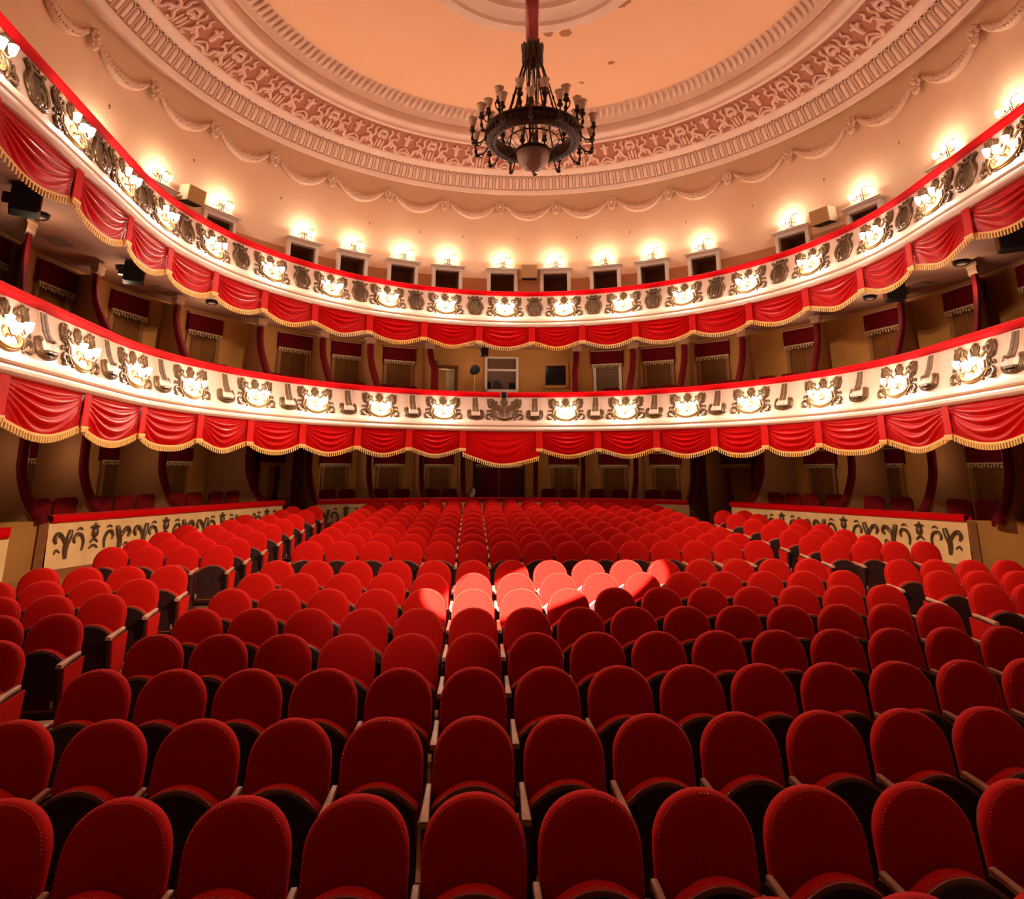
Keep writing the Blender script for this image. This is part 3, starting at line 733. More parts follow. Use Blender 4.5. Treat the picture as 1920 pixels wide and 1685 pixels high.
# open doorway left of the booth
T = Tmap(-12.55, RT, 0); mb = MB()
for s_ in (-1, 1): mb.box((s_*.31, -.02, Z(2.15)), (.10, .12, 2.10), T=T)
mb.box((0, -.02, Z(3.20)), (.72, .12, .10), T=T); dn += 1
o = struct(mb.build('door_%d' % dn, 'boxdoor', smooth=0))
mb = MB()
for s_ in (-1, 1): mb.box((s_*.5, .7, Z(2.2)), (.04, 1.4, 2.2), T=T)
mb.box((0, 1.4, Z(2.2)), (1.0, .04, 2.2), T=T); mb.box((0, .7, Z(3.3)), (1.0, 1.4, .04), T=T); mb.build('reveal', 'speakerbox', o, smooth=0)
mb = MB(); Tl = Tmap(-12.55, RT, 0); mb.box((-.12, .06, Z(2.12)), (.24, .04, 2.0), T=Tl); lf = mb.build('leaf', 'boxwall', o, smooth=0)
mb = MB(); rows = []
point(T((.1, .9, Z(3.1))), 2.2, .1, (1, .78, .55))
Tc = Tmap(-15.6, 8.75, 0)
for v in range(7):
    rows.append([Tc(((i/10-.5)*(.30-.14*(v/6)), .03*sin(i*2.2), Z(3.35)-.95*v/6)) for i in range(11)])
mb.grid(rows)
tag(mb.build('dark_curtain', 'purple', smooth=180), 'dark bunched curtain beside the open doorway left of the booth', 'curtain')
# follow spot on a stand, ceiling projector, projector on the rail, two chairs
T = Tmap(-7.4, 8.3, 0)
t = thing('spotlight', 'black spotlight on a tripod left of the booth window', 'spotlight', T((0, 0, Z(1.10))), rotz(-7.4))
mb = MB(); mb.tube([(0, -.16, 1.92), (0, -.14, 1.92), (0, .12, 1.92), (0, .18, 1.92)], [.13, .14, .13, .07], n=12); mb.tube([(0, -.20, 1.92), (0, -.15, 1.92)], .15, n=12); mb.build('lamp_head', 'black', t)
mb = MB(); mb.tube([(0, 0, .6), (0, 0, 1.80)], .018); mb.build('pole', 'bowlgold', t)
for k in range(3):
    a = 2*pi*k/3+.3; mb = MB(); mb.tube([(0, 0, 1.25), (.34*cos(a), .34*sin(a), .02)], .014); mb.build('leg', 'bowlgold', t)
T = Tmap(-5.8, 7.75, 0); t = thing('hanging_projector', 'black projector box hanging under the upper balcony above the booth', 'projector', T((0, 0, Z(3.50))), rotz(-5.8))
mb = MB(); mb.box((0, 0, 0), (.22, .30, .22)); mb.build('case', 'black', t, smooth=0)
mb = MB(); mb.tube([(0, -.14, 0), (0, -.21, 0)], .06, n=12); mb.build('lens', 'blackglass', t)
mb = MB(); mb.tube([(0, 0, .1), (0, 0, .34)], .02); mb.build('hanger', 'black', t)
T = Tmap(-1.75, 7.12, 0); t = thing('camera_box', 'small dark device clamped on the lower rail above the central emblem', 'device', T((0, 0, Z(2.16))), rotz(-1.75))
mb = MB(); mb.box((0, -.06, -.03), (.15, .10, .16)); mb.build('case', 'black', t, smooth=0)
for s_ in (-1, 1): mb = MB(); mb.box((s_*.085, -.07, -.03), (.02, .12, .15)); mb.build('side_plate', 'metal', t, smooth=0)
# chairs for the boxes
cs = {}
mb = MB(); mb.box((0, 0, .45), (.44, .42, .07)); cs['seat'] = (mb.mesh('seat', 'chairred'), (0, 0, 0))
mb = MB(); out = [(-.22, .48), (.22, .48), (.22, .86), (.16, .93), (-.16, .93), (-.22, .86)]; mb.prism(out, .17, .23, lambda a_, b_, d: (a_, d, b_)); cs['backrest'] = (mb.mesh('backrest', 'chairred'), (0, 0, 0))
mb = MB(); mb.tube([(0, 0, 0), (0, 0, .42)], [.016, .022]); leg_me = mb.mesh('leg', 'boxdoor')
def box_chair(x, y, z, rz, lab, grp):
    t = thing('box_chair', lab, 'chair', (x, y, z), rz, grp); t.scale = (1.18, 1, 1)
    for nm, (me, lc) in cs.items(): link(nm, me, t)
    for sx_ in (-.18, .18):
        for sy_ in (-.17, .17): q = link('leg', leg_me, t); q.location = (sx_, sy_, 0)
for a, sd in ((6.4, 'left one of two chairs'), (10.2, 'right one of two chairs')):
    x, y = B(a, 7.95); box_chair(x, y, Z(1.28), rotz(a), 'dark chair behind the lower rail under the black pane, %s' % sd, 'chairs under the black pane')
for k, a in enumerate((4.9, 12.2, 15.5, 25.5)):
    x, y = B(a, 7.85); box_chair(x, y, Z(4.46), rotz(a), 'red chair peeping above the upper balcony rail, %s from left' % ordl(k), 'chairs on the gallery')
UCH = [-66, -61.5, -50, -45.8, -36.5, -32.8, -26, -21.8, 22, 30, 34, 42.2, 46, 54, 58.5]
for k, a in enumerate(UCH):
    x, y = B(a, 7.86); box_chair(x, y, Z(1.50), rotz(a), 'dark red chair in a box behind the lower balcony rail, %s from left' % ordl(k), 'chairs in the upper boxes')

# ------------------------------------------------------------------ ground floor boxes
HB = Z(-.95)
LP0, LP1 = Vector((-8.1, 13.4)), Vector((-5.6, 20.2)); RP0, RP1 = Vector((7.75, 19.55)), Vector((10.42, 13.6))
def line_T(P0, P1):
    d = (P1-P0).normalized(); n = Vector((-d.y, d.x))
    return lambda p: (P0.x+d.x*p[0]+n.x*p[1], P0.y+d.y*p[0]+n.y*p[1], p[2])
LT_, RT_ = line_T(LP0, LP1), line_T(RP0, RP1); LL, RL = (LP1-LP0).length, (RP1-RP0).length
ACX, ACY, AR = 1.05, 12.5, 9.9
def arcB(a, r): return (ACX+r*sin(R_(a)), ACY+r*cos(R_(a)))
def arc_T(a, r):
    x, y = arcB(a, r); th = -R_(a); c, s_ = cos(th), sin(th)
    return lambda p: (x+p[0]*c-p[1]*s_, y+p[0]*s_+p[1]*c, p[2])
AEND = math.degrees(math.asin(5.75/AR))
def urn(mb, T3):
    def S(pts, w):
        q = crom([(*p, 0) for p in pts], 4); L = len(q); ws = [w*(.4+.6*sin(pi*(.12+.76*i/(L-1)))) for i in range(L)]
        mb.tube([T3(p.x, p.y) for p in q], ws, n=6)
    S([(0, -.34), (0, -.26), (0, -.16)], .075); S([(-.10, -.15), (0, -.13), (.10, -.15)], .03); S([(0, -.13), (0, -.06)], .025); S([(-.09, -.45), (0, -.38), (.09, -.45)], .03); S([(-.10, -.56), (0, -.50), (.10, -.56)], .03)
    for sg in (-1, 1):
        S([(sg*.26, -.58), (sg*.24, -.42), (sg*.30, -.28), (sg*.40, -.26), (sg*.45, -.36), (sg*.42, -.42)], .036)
        S([(sg*.28, -.18), (sg*.34, -.14), (sg*.40, -.18)], .022)
        S([(sg*.60, -.70), (sg*.62, -.48), (sg*.56, -.26), (sg*.54, -.16)], .06); S([(sg*.62, -.45), (sg*.70, -.30), (sg*.80, -.22), (sg*.86, -.32), (sg*.82, -.40)], .045)
        S([(sg*.72, -.58), (sg*.80, -.52), (sg*.84, -.60)], .025)
def parapet(nm, lab, row_fn, floorz, urns, T3s, n=30):
    t = thing('box_parapet', lab, 'parapet')
    ss = frange(0, 1, n)
    mb = MB(); mb.grid([[row_fn(s_, -.01, HB-.05) for s_ in ss], [row_fn(s_, -.03, HB-.5) for s_ in ss], [row_fn(s_, -.05, floorz+.14) for s_ in ss]]); mb.build('panel', 'creamyel', t, recalc=False)
    mb = MB(); mb.grid([[row_fn(s_, -.06, floorz+.15) for s_ in ss], [row_fn(s_, -.07, floorz+.14) for s_ in ss], [row_fn(s_, -.07, floorz-.4) for s_ in ss]]); mb.build('plinth', 'baseboard', t, smooth=0, recalc=False)
    pr_ = [(0, -.06), (-.08, -.05), (-.105, 0), (-.10, .05), (-.06, .085), (.05, .095), (.16, .085), (.18, .0), (.18, -.06)]
    mb = MB(); mb.grid([[row_fn(s_, u, HB+h) for s_ in ss] for u, h in pr_]); mb.build('hand_rail', 'railred', t, recalc=False)
    for T3 in T3s:
        mb = MB(); urn(mb, T3); mb.build('urn_relief', 'relief', t, smooth=60)
    return t
def t3line(T, s0): return lambda x, z: T((s0+x, -.04, HB-.05+z))
def t3arc(a): return lambda x, z: arc_T(a, AR)((x, -.04, HB-.05+z))
parapet('l', 'left parapet of the ground boxes, cream with urn reliefs and red rail', lambda s_, u, z: LT_((s_*LL, u, z)), fz(14)-.0, 0, [t3line(LT_, s_) for s_ in (1.0, 2.85, 4.7, 6.5)])
parapet('r', 'right parapet of the ground boxes, cream with urn reliefs and red rail', lambda s_, u, z: RT_((s_*RL, u, z)), fz(14)-.0, 0, [t3line(RT_, RL-s_) for s_ in (1.0, 2.85, 4.7)])
parapet('c', 'curved parapet of the rear boxes behind the last seats', lambda s_, u, z: (*arcB(-AEND+2*AEND*s_, AR+u), z), fz(21), 0, [t3arc(a) for a in (-30, -20, 18, 28)])
# short parapet end at the left picture edge and the ochre end walls
NL = line_T(Vector((-9.2, 9.2)), Vector((-6.95, 10.6)))
def nlrow(s_, u, z): return NL((s_*2.65, u, z))
parapet('n', 'end of a nearer box parapet at the left picture edge', nlrow, fz(10), 0, [], 6)
for nm, P_, n_, sg in (('wall_left', LP0, Vector((-.95, -.31)), -1), ('wall_right', RP1, Vector((.96, -.28)), 1)):
    mb = MB(); Q = P_+n_*4.2
    mb.grid([[(P_.x, P_.y, -1), (Q.x, Q.y, -1)], [(P_.x, P_.y, HB-.02), (Q.x, Q.y, HB-.02)]]); struct(mb.build(nm, 'boxwall', smooth=0))
    mb = MB(); rz = math.atan2(n_.y, n_.x); mb.box((P_.x+n_.x*.06, P_.y+n_.y*.06-.03, (HB-1)/2-.02), (.12, .10, HB+1-.05), rz)
    struct(mb.build('trim_%d' % (9 if sg < 0 else 10), 'baseboard', smooth=0))
# back wall of the ground boxes
def off(T, s_, u): p = T((s_, u, 0)); return (p[0], p[1])
wp = [off(LT_, -9, 2.3), off(LT_, 0, 2.3), off(LT_, LL+2.3, 2.3)]+[arcB(a, AR+2.2) for a in frange(-31, 31, 20)]+[off(RT_, -2.3, 2.3), off(RT_, RL, 2.3), off(RT_, RL+9, 2.3)]
mb = MB(); mb.grid([[(x, y, -.5) for x, y in wp], [(x, y, Z(.82)) for x, y in wp]]); struct(mb.build('wall_back', 'boxwall', smooth=0, recalc=False))
mb = MB()
for T, L in ((LT_, LL), (RT_, RL)): mb.grid([[T((0, .1, Z(-1.50))), T((L, .1, Z(-1.50)))], [T((0, 2.3, Z(-1.50))), T((L, 2.3, Z(-1.50)))]])
mb.grid([[(*arcB(a, AR+.1), Z(-1.52)) for a in frange(-35, 35, 20)], [(*arcB(a, AR+2.2), Z(-1.52)) for a in frange(-35, 35, 20)]]); struct(mb.build('floor_boxes', 'floor', smooth=0))
# doors + pelmets
GP = [('L', 1.1), ('L', 3.4), ('L', 5.35), ('A', -28.6), ('A', -19.4), ('A', -10.8), ('D', 0.0), ('A', 11.2), ('A', 20.0), ('A', 28.8), ('R', 1.45), ('R', 3.45), ('R', 6.0)]
names_ = {0: 'at the far left edge', 1: 'second from the left', 2: 'third from the left', 3: 'fourth from left', 4: 'fifth from left', 5: 'just left of the central door', 6: '', 7: 'just right of the central door', 8: 'second right of the central door', 9: 'third right of the central door', 10: 'third from the right', 11: 'second from the right', 12: 'at the far right edge'}
for k, (sd, s_) in enumerate(GP):
    if sd == 'D':
        T = arc_T(-.2, AR+2.2); dn += 1; mb = MB()
        for q in (-1, 1): mb.box((q*.84, -.05, Z(-.62)), (.16, .12, 1.9), T=T)
        mb.box((0, -.05, Z(.36)), (1.84, .12, .10), T=T); o = struct(mb.build('door_%d' % dn, 'dark', smooth=0))
        mb = MB()
        for q in (-1, 1):
            mb.box((q*.38, -.03, Z(-.62)), (.74, .05, 1.9), T=T); mb.box((q*.38, -.06, Z(-.30)), (.54, .02, .9), T=T)
        mb.build('leaf', 'darkred', o, smooth=0)
        pelmet(T, 1.75, Z(.62), 'wide dark red pelmet over the central dark red door', 'pelmets over the ground box doors', .40)
        continue
    T = arc_T(s_, AR+2.2) if sd == 'A' else (lambda p, T0=(LT_ if sd == 'L' else RT_), s0=s_: T0((s0+p[0], 2.3+p[1], p[2])))
    dn += 1; box_door(T, Z(-1.70), 2.0, .72, dn)
    pelmet(T, 1.06, Z(.62), 'dark red fringed pelmet over a ground floor box door, '+names_[k], 'pelmets over the ground box doors', .40)
for P_, T0, s0, sd in ((LP1, LT_, LL, 'left'), (RP0, RT_, 0, 'right')):
    # side entrance between the parapets
    sg = 1 if sd == 'left' else -1
    T = lambda p, T0=T0, s0=s0, sg=sg: T0((s0+sg*.62+p[0], 1.05+p[1], p[2]))
    pelmet(T, 1.25, Z(.62), 'wide dark pelmet over the %s side entrance between the parapets' % sd, 'pelmets over the side entrances', .40)
    for q in (-1, 1):
        mb = MB(); rows = []
        for v in range(9):
            w = .34-.16*sin(pi*min(1, v/6)); rows.append([T((q*(.60-w*.5)+w*(i/12-.5), .05+.04*sin(i*2.1), Z(.6)-2.3*v/8)) for i in range(13)])
        mb.grid(rows)
        tag(mb.build('entrance_curtain', 'pelmet', smooth=180), 'dark red curtain at the %s of the %s side entrance' % ('left' if q < 0 else 'right', sd), 'curtain')
GC = [(0, Z(-1.0)), (.03, Z(-.9)), (.18, Z(-.82)), (.46, Z(-.56)), (.68, Z(-.20)), (.78, Z(.15)), (.80, Z(.80))]
GPT = [('L', -.1), ('L', 1.25), ('L', 3.4), ('L', 6.6), ('A', -AEND+.2), ('A', -24.7), ('A', -15.1), ('A', -7.4), ('A', 6.4), ('A', 15.3), ('A', 25), ('A', AEND-.3), ('R', .5), ('R', 3.45), ('R', 5.5), ('R', RL+.55)]
for k, (sd, s_) in enumerate(GPT):
    T = arc_T(s_, AR) if sd == 'A' else (lambda p, T0=(LT_ if sd == 'L' else RT_), s0=s_: T0((s0+p[0], p[1], p[2])))
    partition(T, GC, Z(-1.75), Z(.80), 'curved dark red partition between ground floor boxes, %s from the left' % ordl(k), 'curved partitions of the ground boxes', None, 2.2)
k = 0
for sd, ss in (('L', (.3, .9, 1.75, 2.35, 2.95, 3.9, 4.5, 5.3, 5.95)), ('A', (-32, -28.5, -22.5, -18.5, -13, -9.8, 8.8, 12.5, 17.8, 22, 28, 31.5)), ('R', (1.0, 1.6, 2.2, 2.9, 4.0, 4.7, 6.0, 6.6))):
    for s_ in ss:
        if sd == 'A': x, y = arcB(s_, AR+.55); rz = -R_(s_); zz = Z(-1.52)
        else:
            T0 = LT_ if sd == 'L' else RT_; x, y, _ = T0((s_, .55, 0)); d = (LP1-LP0) if sd == 'L' else (RP1-RP0); rz = math.atan2(d.y, d.x); zz = Z(-1.50)
        lb = {'L': 'dark red chair in the left ground boxes, %s along from the near end', 'A': 'dark red chair in the rear boxes, %s from the left', 'R': 'dark red chair in the right ground boxes, %s along from the far end'}[sd] % ordl(ss.index(s_))
        box_chair(x, y, zz, rz, lb, {'L': 'chairs in the left ground boxes', 'A': 'chairs in the rear boxes', 'R': 'chairs in the right ground boxes'}[sd])
T = arc_T(-5.0, AR+2.0); mb = MB()
mb.tube(crom([T((-.06, -.05, Z(-1.02))), T((-.02, -.06, Z(-.86))), T((.06, -.05, Z(-.74))), T((.02, -.05, Z(-.62)))], 4), [.05, .06, .07, .085, .09, .09, .08, .07, .075, .08, .06, .05, .03], n=8)
mb.tube(crom([T((.05, -.05, Z(-.82))), T((.10, -.06, Z(-.72))), T((.08, -.05, Z(-.68)))], 3), [.03, .035, .035, .03, .03, .02, .02], n=6)
mb.box((0, -.04, Z(-1.38)), (.22, .18, .75), T=T)
tag(mb.build('white_ornament', 'white'), 'small white ornament on a stand left of the central door', 'ornament')

# ------------------------------------------------------------------ small ceiling lamps of the boxes, with light added to brighten the interiors
cl = MB(); cl.lathe([(.0, .02), (.13, .02), (.14, -.02), (.11, -.05), (.10, -.03), (.0, -.03)], 20); cl_me = cl.mesh('lamp_housing', 'black')
cl2 = MB(); cl2.lathe([(.10, -.028), (.06, -.045), (.0, -.05)], 16); cl2_me = cl2.mesh('diffuser', 'ventgrey')
def ceil_fill_lamp(x, y, z, watt, lab, grp):
    t = thing('ceiling_fill_lamp', lab, 'lamp', (x, y, z), 0, grp); link('housing', cl_me, t); link('diffuser', cl2_me, t)
    point((x, y, z-.45), watt, .12, (1, .74, .46))
UL = [-104, -84, -65, -48, -35.5, -24, -8, 6, 20.5, 32.3, 44.5, 59, 76, 94]
for k, a in enumerate(UL): ceil_fill_lamp(*B(a, 7.95), Z(3.81), 12, 'round ceiling disc with added fill lamp in the upper boxes, %s from the left' % ordl(k), 'ceiling fill lamps of the upper boxes')
GLP = [LT_((s_, 1.15, 0)) for s_ in (-.9, .6, 2.4, 5.0)]+[arc_T(a, AR+1.0)((0, 0, 0)) for a in (-30, -20, -11, 0, 11, 20, 30)]+[RT_((s_, 1.15, 0)) for s_ in (2.0, 4.5, 6.3)]  # ground box lamps are added, out of sight behind the drapes
for k, p in enumerate(GLP): ceil_fill_lamp(p[0], p[1], Z(.78), 9, 'added round fill lamp in the ground box ceilings, %s from the left' % ordl(k), 'added fill lamps of the ground boxes')

# ------------------------------------------------------------------ chandelier
HX, HY = 1.1, 11.5
ch = thing('chandelier', 'large unlit bronze ring chandelier with glass shades hanging from the ceiling', 'chandelier', (HX, HY, Z(6.3)))
mb = MB(); n = 28; rows = []
for z, r in ((4.55, .12), (3.9, .125), (3.3, .135), (2.8, .14), (2.2, .12)):
    rows.append([(r*(1+.06*sin(5*a+z*2))*cos(a), r*(1+.06*sin(5*a+z*2))*sin(a), z) for a in [2*pi*k/n for k in range(n)]])
mb.grid(rows, wrap=True); mb.build('cord_sleeve', 'sleeve', ch, smooth=180)
mb = MB(); mb.lathe([(.12, 2.16), (.18, 2.14), (.17, 2.05), (.175, 1.92), (.20, 1.82), (.20, 1.74), (.14, 1.70), (.05, 1.68)], 24)
for k in range(12):
    a = 2*pi*k/12; c, s_ = cos(a), sin(a)
    mb.tube([(.19*c, .19*s_, 1.76), (.18*c, .18*s_, 1.98), (.19*c, .19*s_, 2.12), (.22*c, .22*s_, 2.20-.03*(k % 2))], [.03, .04, .045, .015], n=5)
mb.build('crown', 'bronze', ch)
for k in range(12):
    a = 2*pi*(k+.5)/12; c, s_ = cos(a), sin(a); mb = MB()
    mb.tube([(.18*c, .18*s_, 1.76), (.33*c, .33*s_, 1.22), (.47*c, .47*s_, .70), (.64*c, .64*s_, .10)], .016, n=5)
    for f_ in (.25, .5, .75): mb.ball((.18*c+(.46*c)*f_, .18*s_+.46*s_*f_, 1.76-1.66*f_), (.026, .026, .045), n=6, m=4)
    mb.build('suspension_rod', 'bronze', ch)
mb = MB(); mb.lathe([(.72, .02), (.735, -.03), (.80, -.05), (.88, -.04), (.92, 0), (.93, .10), (.91, .17), (.95, .19), (.95, .22), (.88, .24), (.74, .22), (.72, .12)], 64, closed=True)
for k in range(48):
    a = 2*pi*k/48; mb.ball((.935*cos(a), .935*sin(a), .09), (.03, .03, .05), n=6, m=4); mb.ball((.82*cos(a), .82*sin(a), -.05), .02, n=5, m=3)
mb.build('ring', 'bronze', ch)
mb = MB()
for k in range(16):
    a = 2*pi*k/16; c, s_ = cos(a), sin(a)
    mb.tube(crom([(.74*c, .74*s_, .05), (.62*c, .62*s_, -.06), (.45*c, .45*s_, -.02), (.30*c, .30*s_, -.22), (.12*c, .12*s_, -.10)], 3), .008, n=4)
    a2 = a+pi/16
    mb.tube(crom([(.74*cos(a), .74*sin(a), .12), (.60*cos(a2), .60*sin(a2), .16), (.52*cos(a2), .52*sin(a2), .06), (.58*cos(a2+.1), .58*sin(a2+.1), .0)], 3), .007, n=4)
for k in range(8):
    a = 2*pi*k/8; mb.tube([(.05*cos(a), .05*sin(a), -.1), (.09*cos(a), .09*sin(a), .5), (.13*cos(a), .13*sin(a), 1.72)], .009, n=4)
mb.lathe([(.50, .0), (.51, .02), (.50, .04), (.49, .02)], 40, closed=True)
mb.build('scrollwork', 'bronze', ch)
mb = MB(); mb.lathe([(.30, -.16), (.335, -.18), (.345, -.23), (.335, -.26), (.30, -.22)], 32, closed=True)
for k in range(12):
    a = 2*pi*k/12; mb.tube([(.32*cos(a), .32*sin(a), -.2), (.10*cos(a), .10*sin(a), -.02), (.04*cos(a), .04*sin(a), .2)], .010, n=4)
mb.build('bowl_rim', 'bronze', ch)
mb = MB(); mb.lathe([(.325, -.22), (.32, -.32), (.28, -.44), (.20, -.54), (.10, -.60), (.02, -.62)], 32); mb.ball((0, 0, -.63), (.03, .03, .05)); mb.build('crystal_bowl', 'crystal', ch)
mb = MB()
for k in range(22):
    a = 2*pi*k/22*3.7; r = .06+.14*((k*7) % 11)/11; h = .62+.28*((k*5) % 13)/13
    mb.tube(crom([(.03*cos(a), .03*sin(a), .35), (.06*cos(a), .06*sin(a), h-.05), (r*cos(a), r*sin(a), h), (r*1.25*cos(a), r*1.25*sin(a), h-.08)], 3), .012, n=4)
mb.build('crystal_plume', 'glassoff', ch)
shd = MB(); shd.lathe([(.035, 0), (.058, .025), (.066, .08), (.080, .14), (.098, .17), (.092, .17), (.072, .135), (.055, .07), (.02, .015)], 14); shade_me = shd.mesh('glass_shade', 'glassoff')
a1 = MB(); a1.tube(crom([(.90, 0, .08), (1.02, 0, -.08), (1.14, 0, -.10), (1.20, 0, .02), (1.20, 0, .12)], 4), [.016]*17, n=6); a1.tube(crom([(1.02, 0, -.08), (1.05, 0, -.16), (1.12, 0, -.15), (1.10, 0, -.09)], 3), .011, n=5); a1.lathe([(.02, .10), (.055, .12), (.06, .15), (.03, .17), (.045, .22), (.03, .235)], 10, c=(1.20, 0, 0)); a1.ball((1.17, 0, -.12), (.05, .05, .035))
a1.ball((1.20, 0, -.02), (.03, .03, .06))
arm_me = a1.mesh('lamp_arm', 'bronze')
a2 = MB(); a2.tube([(.86, 0, .20), (.88, 0, .34), (.90, 0, .52)], [.03, .022, .02], n=6); a2.lathe([(.03, .48), (.06, .50), (.065, .54), (.035, .56), (.05, .62), (.03, .64)], 10, c=(.90, 0, 0)); a2.ball((.88, 0, .36), (.04, .04, .06)); a2.tube(crom([(.88, 0, .30), (.97, 0, .36), (.99, 0, .46), (.94, 0, .46)], 3), .012, n=5)
post_me = a2.mesh('lamp_post', 'bronze')
for me_ in (shade_me, arm_me, post_me):
    for p in me_.polygons: p.use_smooth = True
for k in range(14):
    q = link('lamp_arm', arm_me, ch); q.rotation_euler = (0, 0, 2*pi*k/14+.1); s_ = link('glass_shade', shade_me, q); s_.location = (1.20, 0, .235)
for k in range(12):
    q = link('lamp_post', post_me, ch); q.rotation_euler = (0, 0, 2*pi*(k+.3)/12); s_ = link('glass_shade', shade_me, q); s_.location = (.90, 0, .64)

# ------------------------------------------------------------------ stalls seats
def outline(hw, z0, zs, zt, n=22):
    pts = [(-hw*.97, z0), (-hw, (z0+zs)/2)]
    for k in range(n+1):
        th = pi-pi*k/n; pts.append((hw*cos(th)*1.0, zs+(zt-zs)*abs(sin(th))**.84))
    pts += [(hw, (z0+zs)/2), (hw*.97, z0)]; return pts
def inset(pts, d):
    n = len(pts); o = []
    for i in range(n):
        a, b_ = Vector(pts[i-1]), Vector(pts[(i+1) % n]); t = (b_-a).normalized(); o.append((pts[i][0]+t.y*d, pts[i][1]-t.x*d))
    return o
TILT = R_(11); PZ = .45
def tilt(p):
    y, z = p[1], p[2]-PZ; return (p[0], y*cos(TILT)+z*sin(TILT)+.02, PZ-y*sin(TILT)+z*cos(TILT))
def loft(mb, out, loops, tf, mi=0, cap0=None, cap1=None):
    n = len(out); base = len(mb.v); rows = []
    for d, y in loops: rows.append([tf((x, y, z)) for x, z in inset(out, d)])
    mb.grid(rows, mi, wrap=True)
    for row, cp in ((rows[0], cap0), (rows[-1], cap1)):
        cx = sum(p[0] for p in row)/n; cy = sum(p[1] for p in row)/n; cz = sum(p[2] for p in row)/n
        o = cp or 0; c = (cx, cy+o, cz); mb.add(list(row)+[c], [(i, (i+1) % n, n) for i in range(n)], mi)
SO = outline(.262, .44, .700, .952)
bk = MB(); loft(bk, SO, [(.16, -.070), (.09, -.068), (.045, -.062), (.022, -.054), (.008, -.042), (0, -.022), (0, .022), (.01, .036), (.03, .042)], tilt, cap0=-.002)
nails = MB()
for i in range(1, len(SO)-1):
    a, b_ = Vector(inset(SO, .014)[i]), Vector(inset(SO, .014)[i+1 if i+1 < len(SO) else i]); L = (b_-a).length; k = max(1, int(L/.021+.5))
    for q in range(k):
        p = a+(b_-a)*q/k; nails.ball(tilt((p.x, -.050, p.y)), (.0042, .0035, .0042), n=5, m=3)
def seat_out(hw, z0, zs, zt, n=14):
    return [(-hw*.9, z0), (-hw, z0+.06)]+[(-hw+2*hw*k/n, zs+(zt-zs)*(1-(2*k/n-1)**2)) for k in range(n+1)]+[(hw, z0+.06), (hw*.9, z0)]
QO = seat_out(.252, .16, .56, .672)
lean = lambda p: (p[0], p[1]-(.62-p[2])*.06, p[2])
cu = MB(); loft(cu, QO, [(.03, -.075), (.006, -.085), (0, -.10), (0, -.165), (.004, -.172)], lean)
tw = MB(); loft(tw, QO, [(.002, -.172), (-.004, -.174), (-.004, -.184), (.004, -.188)], lean)
pn = MB(); loft(pn, inset(QO, .012), [(0, -.186), (.004, -.192), (.03, -.194)], lean)
nl2 = MB(); top = QO[2:-2]
for i in range(len(top)-1):
    a, b_ = Vector(top[i]), Vector(top[i+1]); k = max(1, int((b_-a).length/.021+.5))
    for q in range(k):
        p = a+(b_-a)*q/k; nl2.ball(lean((p.x, -.158, p.y+.001)), (.0042, .0042, .0035), n=5, m=3)
def arm_mesh(mb, x):
    ys = [.01, -.10, -.22, -.33, -.375]; hw = [.019, .020, .023, .027, .028]; zt = [.615, .612, .606, .598, .592]; th = [.028, .03, .032, .034, .034]
    rows = []
    for y, w, z, h in zip(ys, hw, zt, th): rows.append([(x-w, y, z-h), (x-w, y, z-.006), (x-w+.006, y, z), (x+w-.006, y, z), (x+w, y, z-.006), (x+w, y, z-h)])
    mb.grid(rows, wrap=True); n = 6
    mb.add(rows[0], [tuple(range(5, -1, -1))]); mb.add(rows[-1], [tuple(range(6))])
am = MB(); arm_mesh(am, -.28)
ar = MB(); arm_mesh(ar, .28)
def std_mesh(mb, x, w=.03):
    out = [(.03, .575), (-.34, .555), (-.30, .30), (-.26, .12), (-.30, 0), (.02, 0), (.0, .12), (.05, .40)]
    mb.prism(out, x-w/2, x+w/2, lambda a_, b_, d: (d, a_, b_))
st = MB(); std_mesh(st, -.28)
sr = MB(); std_mesh(sr, .28)
def endp(mb, x):
    out = [(.06, .56), (-.33, .545), (-.27, .18), (.02, .18)]
    mb.prism(out, x-.008, x+.008, lambda a_, b_, d: (d, a_, b_))
epl = MB(); endp(epl, -.304); epr = MB(); endp(epr, .304)
rl = MB(); rl.box((0, -.16, .135), (.55, .03, .035)); rl.box((0, -.08, .10), (.55, .02, .10))
hg = MB()
for s_ in (-1, 1): hg.box((s_*.205, -.235, .225), (.022, .02, .06))
bs = MB(); loft(bs, inset(outline(.255, .40, .700, .943), .006), [(0, .040), (.004, .052), (.04, .056)], tilt)
def fin(mb, nm, m, sm=50):
    import bmesh
    me = mb.mesh(nm, m); bm = bmesh.new(); bm.from_mesh(me); bmesh.ops.remove_doubles(bm, verts=bm.verts[:], dist=1e-5); bmesh.ops.recalc_face_normals(bm, faces=bm.faces[:]); bm.to_mesh(me); bm.free()
    for p in me.polygons: p.use_smooth = True
    me.set_sharp_from_angle(angle=R_(sm)); return me
ME = dict(backrest=fin(bk, 'backrest', 'velvet', 70), back_shell=fin(bs, 'back_shell', 'standard'), nailheads=fin(nails, 'nailhead_trim', 'nail', 180), cushion=fin(cu, 'seat_cushion', 'velvet', 60), nail2=fin(nl2, 'nailhead_trim', 'nail', 180), trim=fin(tw, 'seat_edge', 'trimwood', 60), shell=fin(pn, 'seat_shell', 'shell', 40),
          arm=fin(am, 'armrest', 'armwood', 40), armr=fin(ar, 'armrest', 'armwood', 40), std=fin(st, 'side_standard', 'standard', 20), stdr=fin(sr, 'side_standard', 'standard', 20), endl=fin(epl, 'end_panel', 'velvet', 20), endr=fin(epr, 'end_panel', 'velvet', 20), rail=fin(rl, 'base_rail', 'standard', 20), hinge=fin(hg, 'hinge_plate', 'metal', 20))
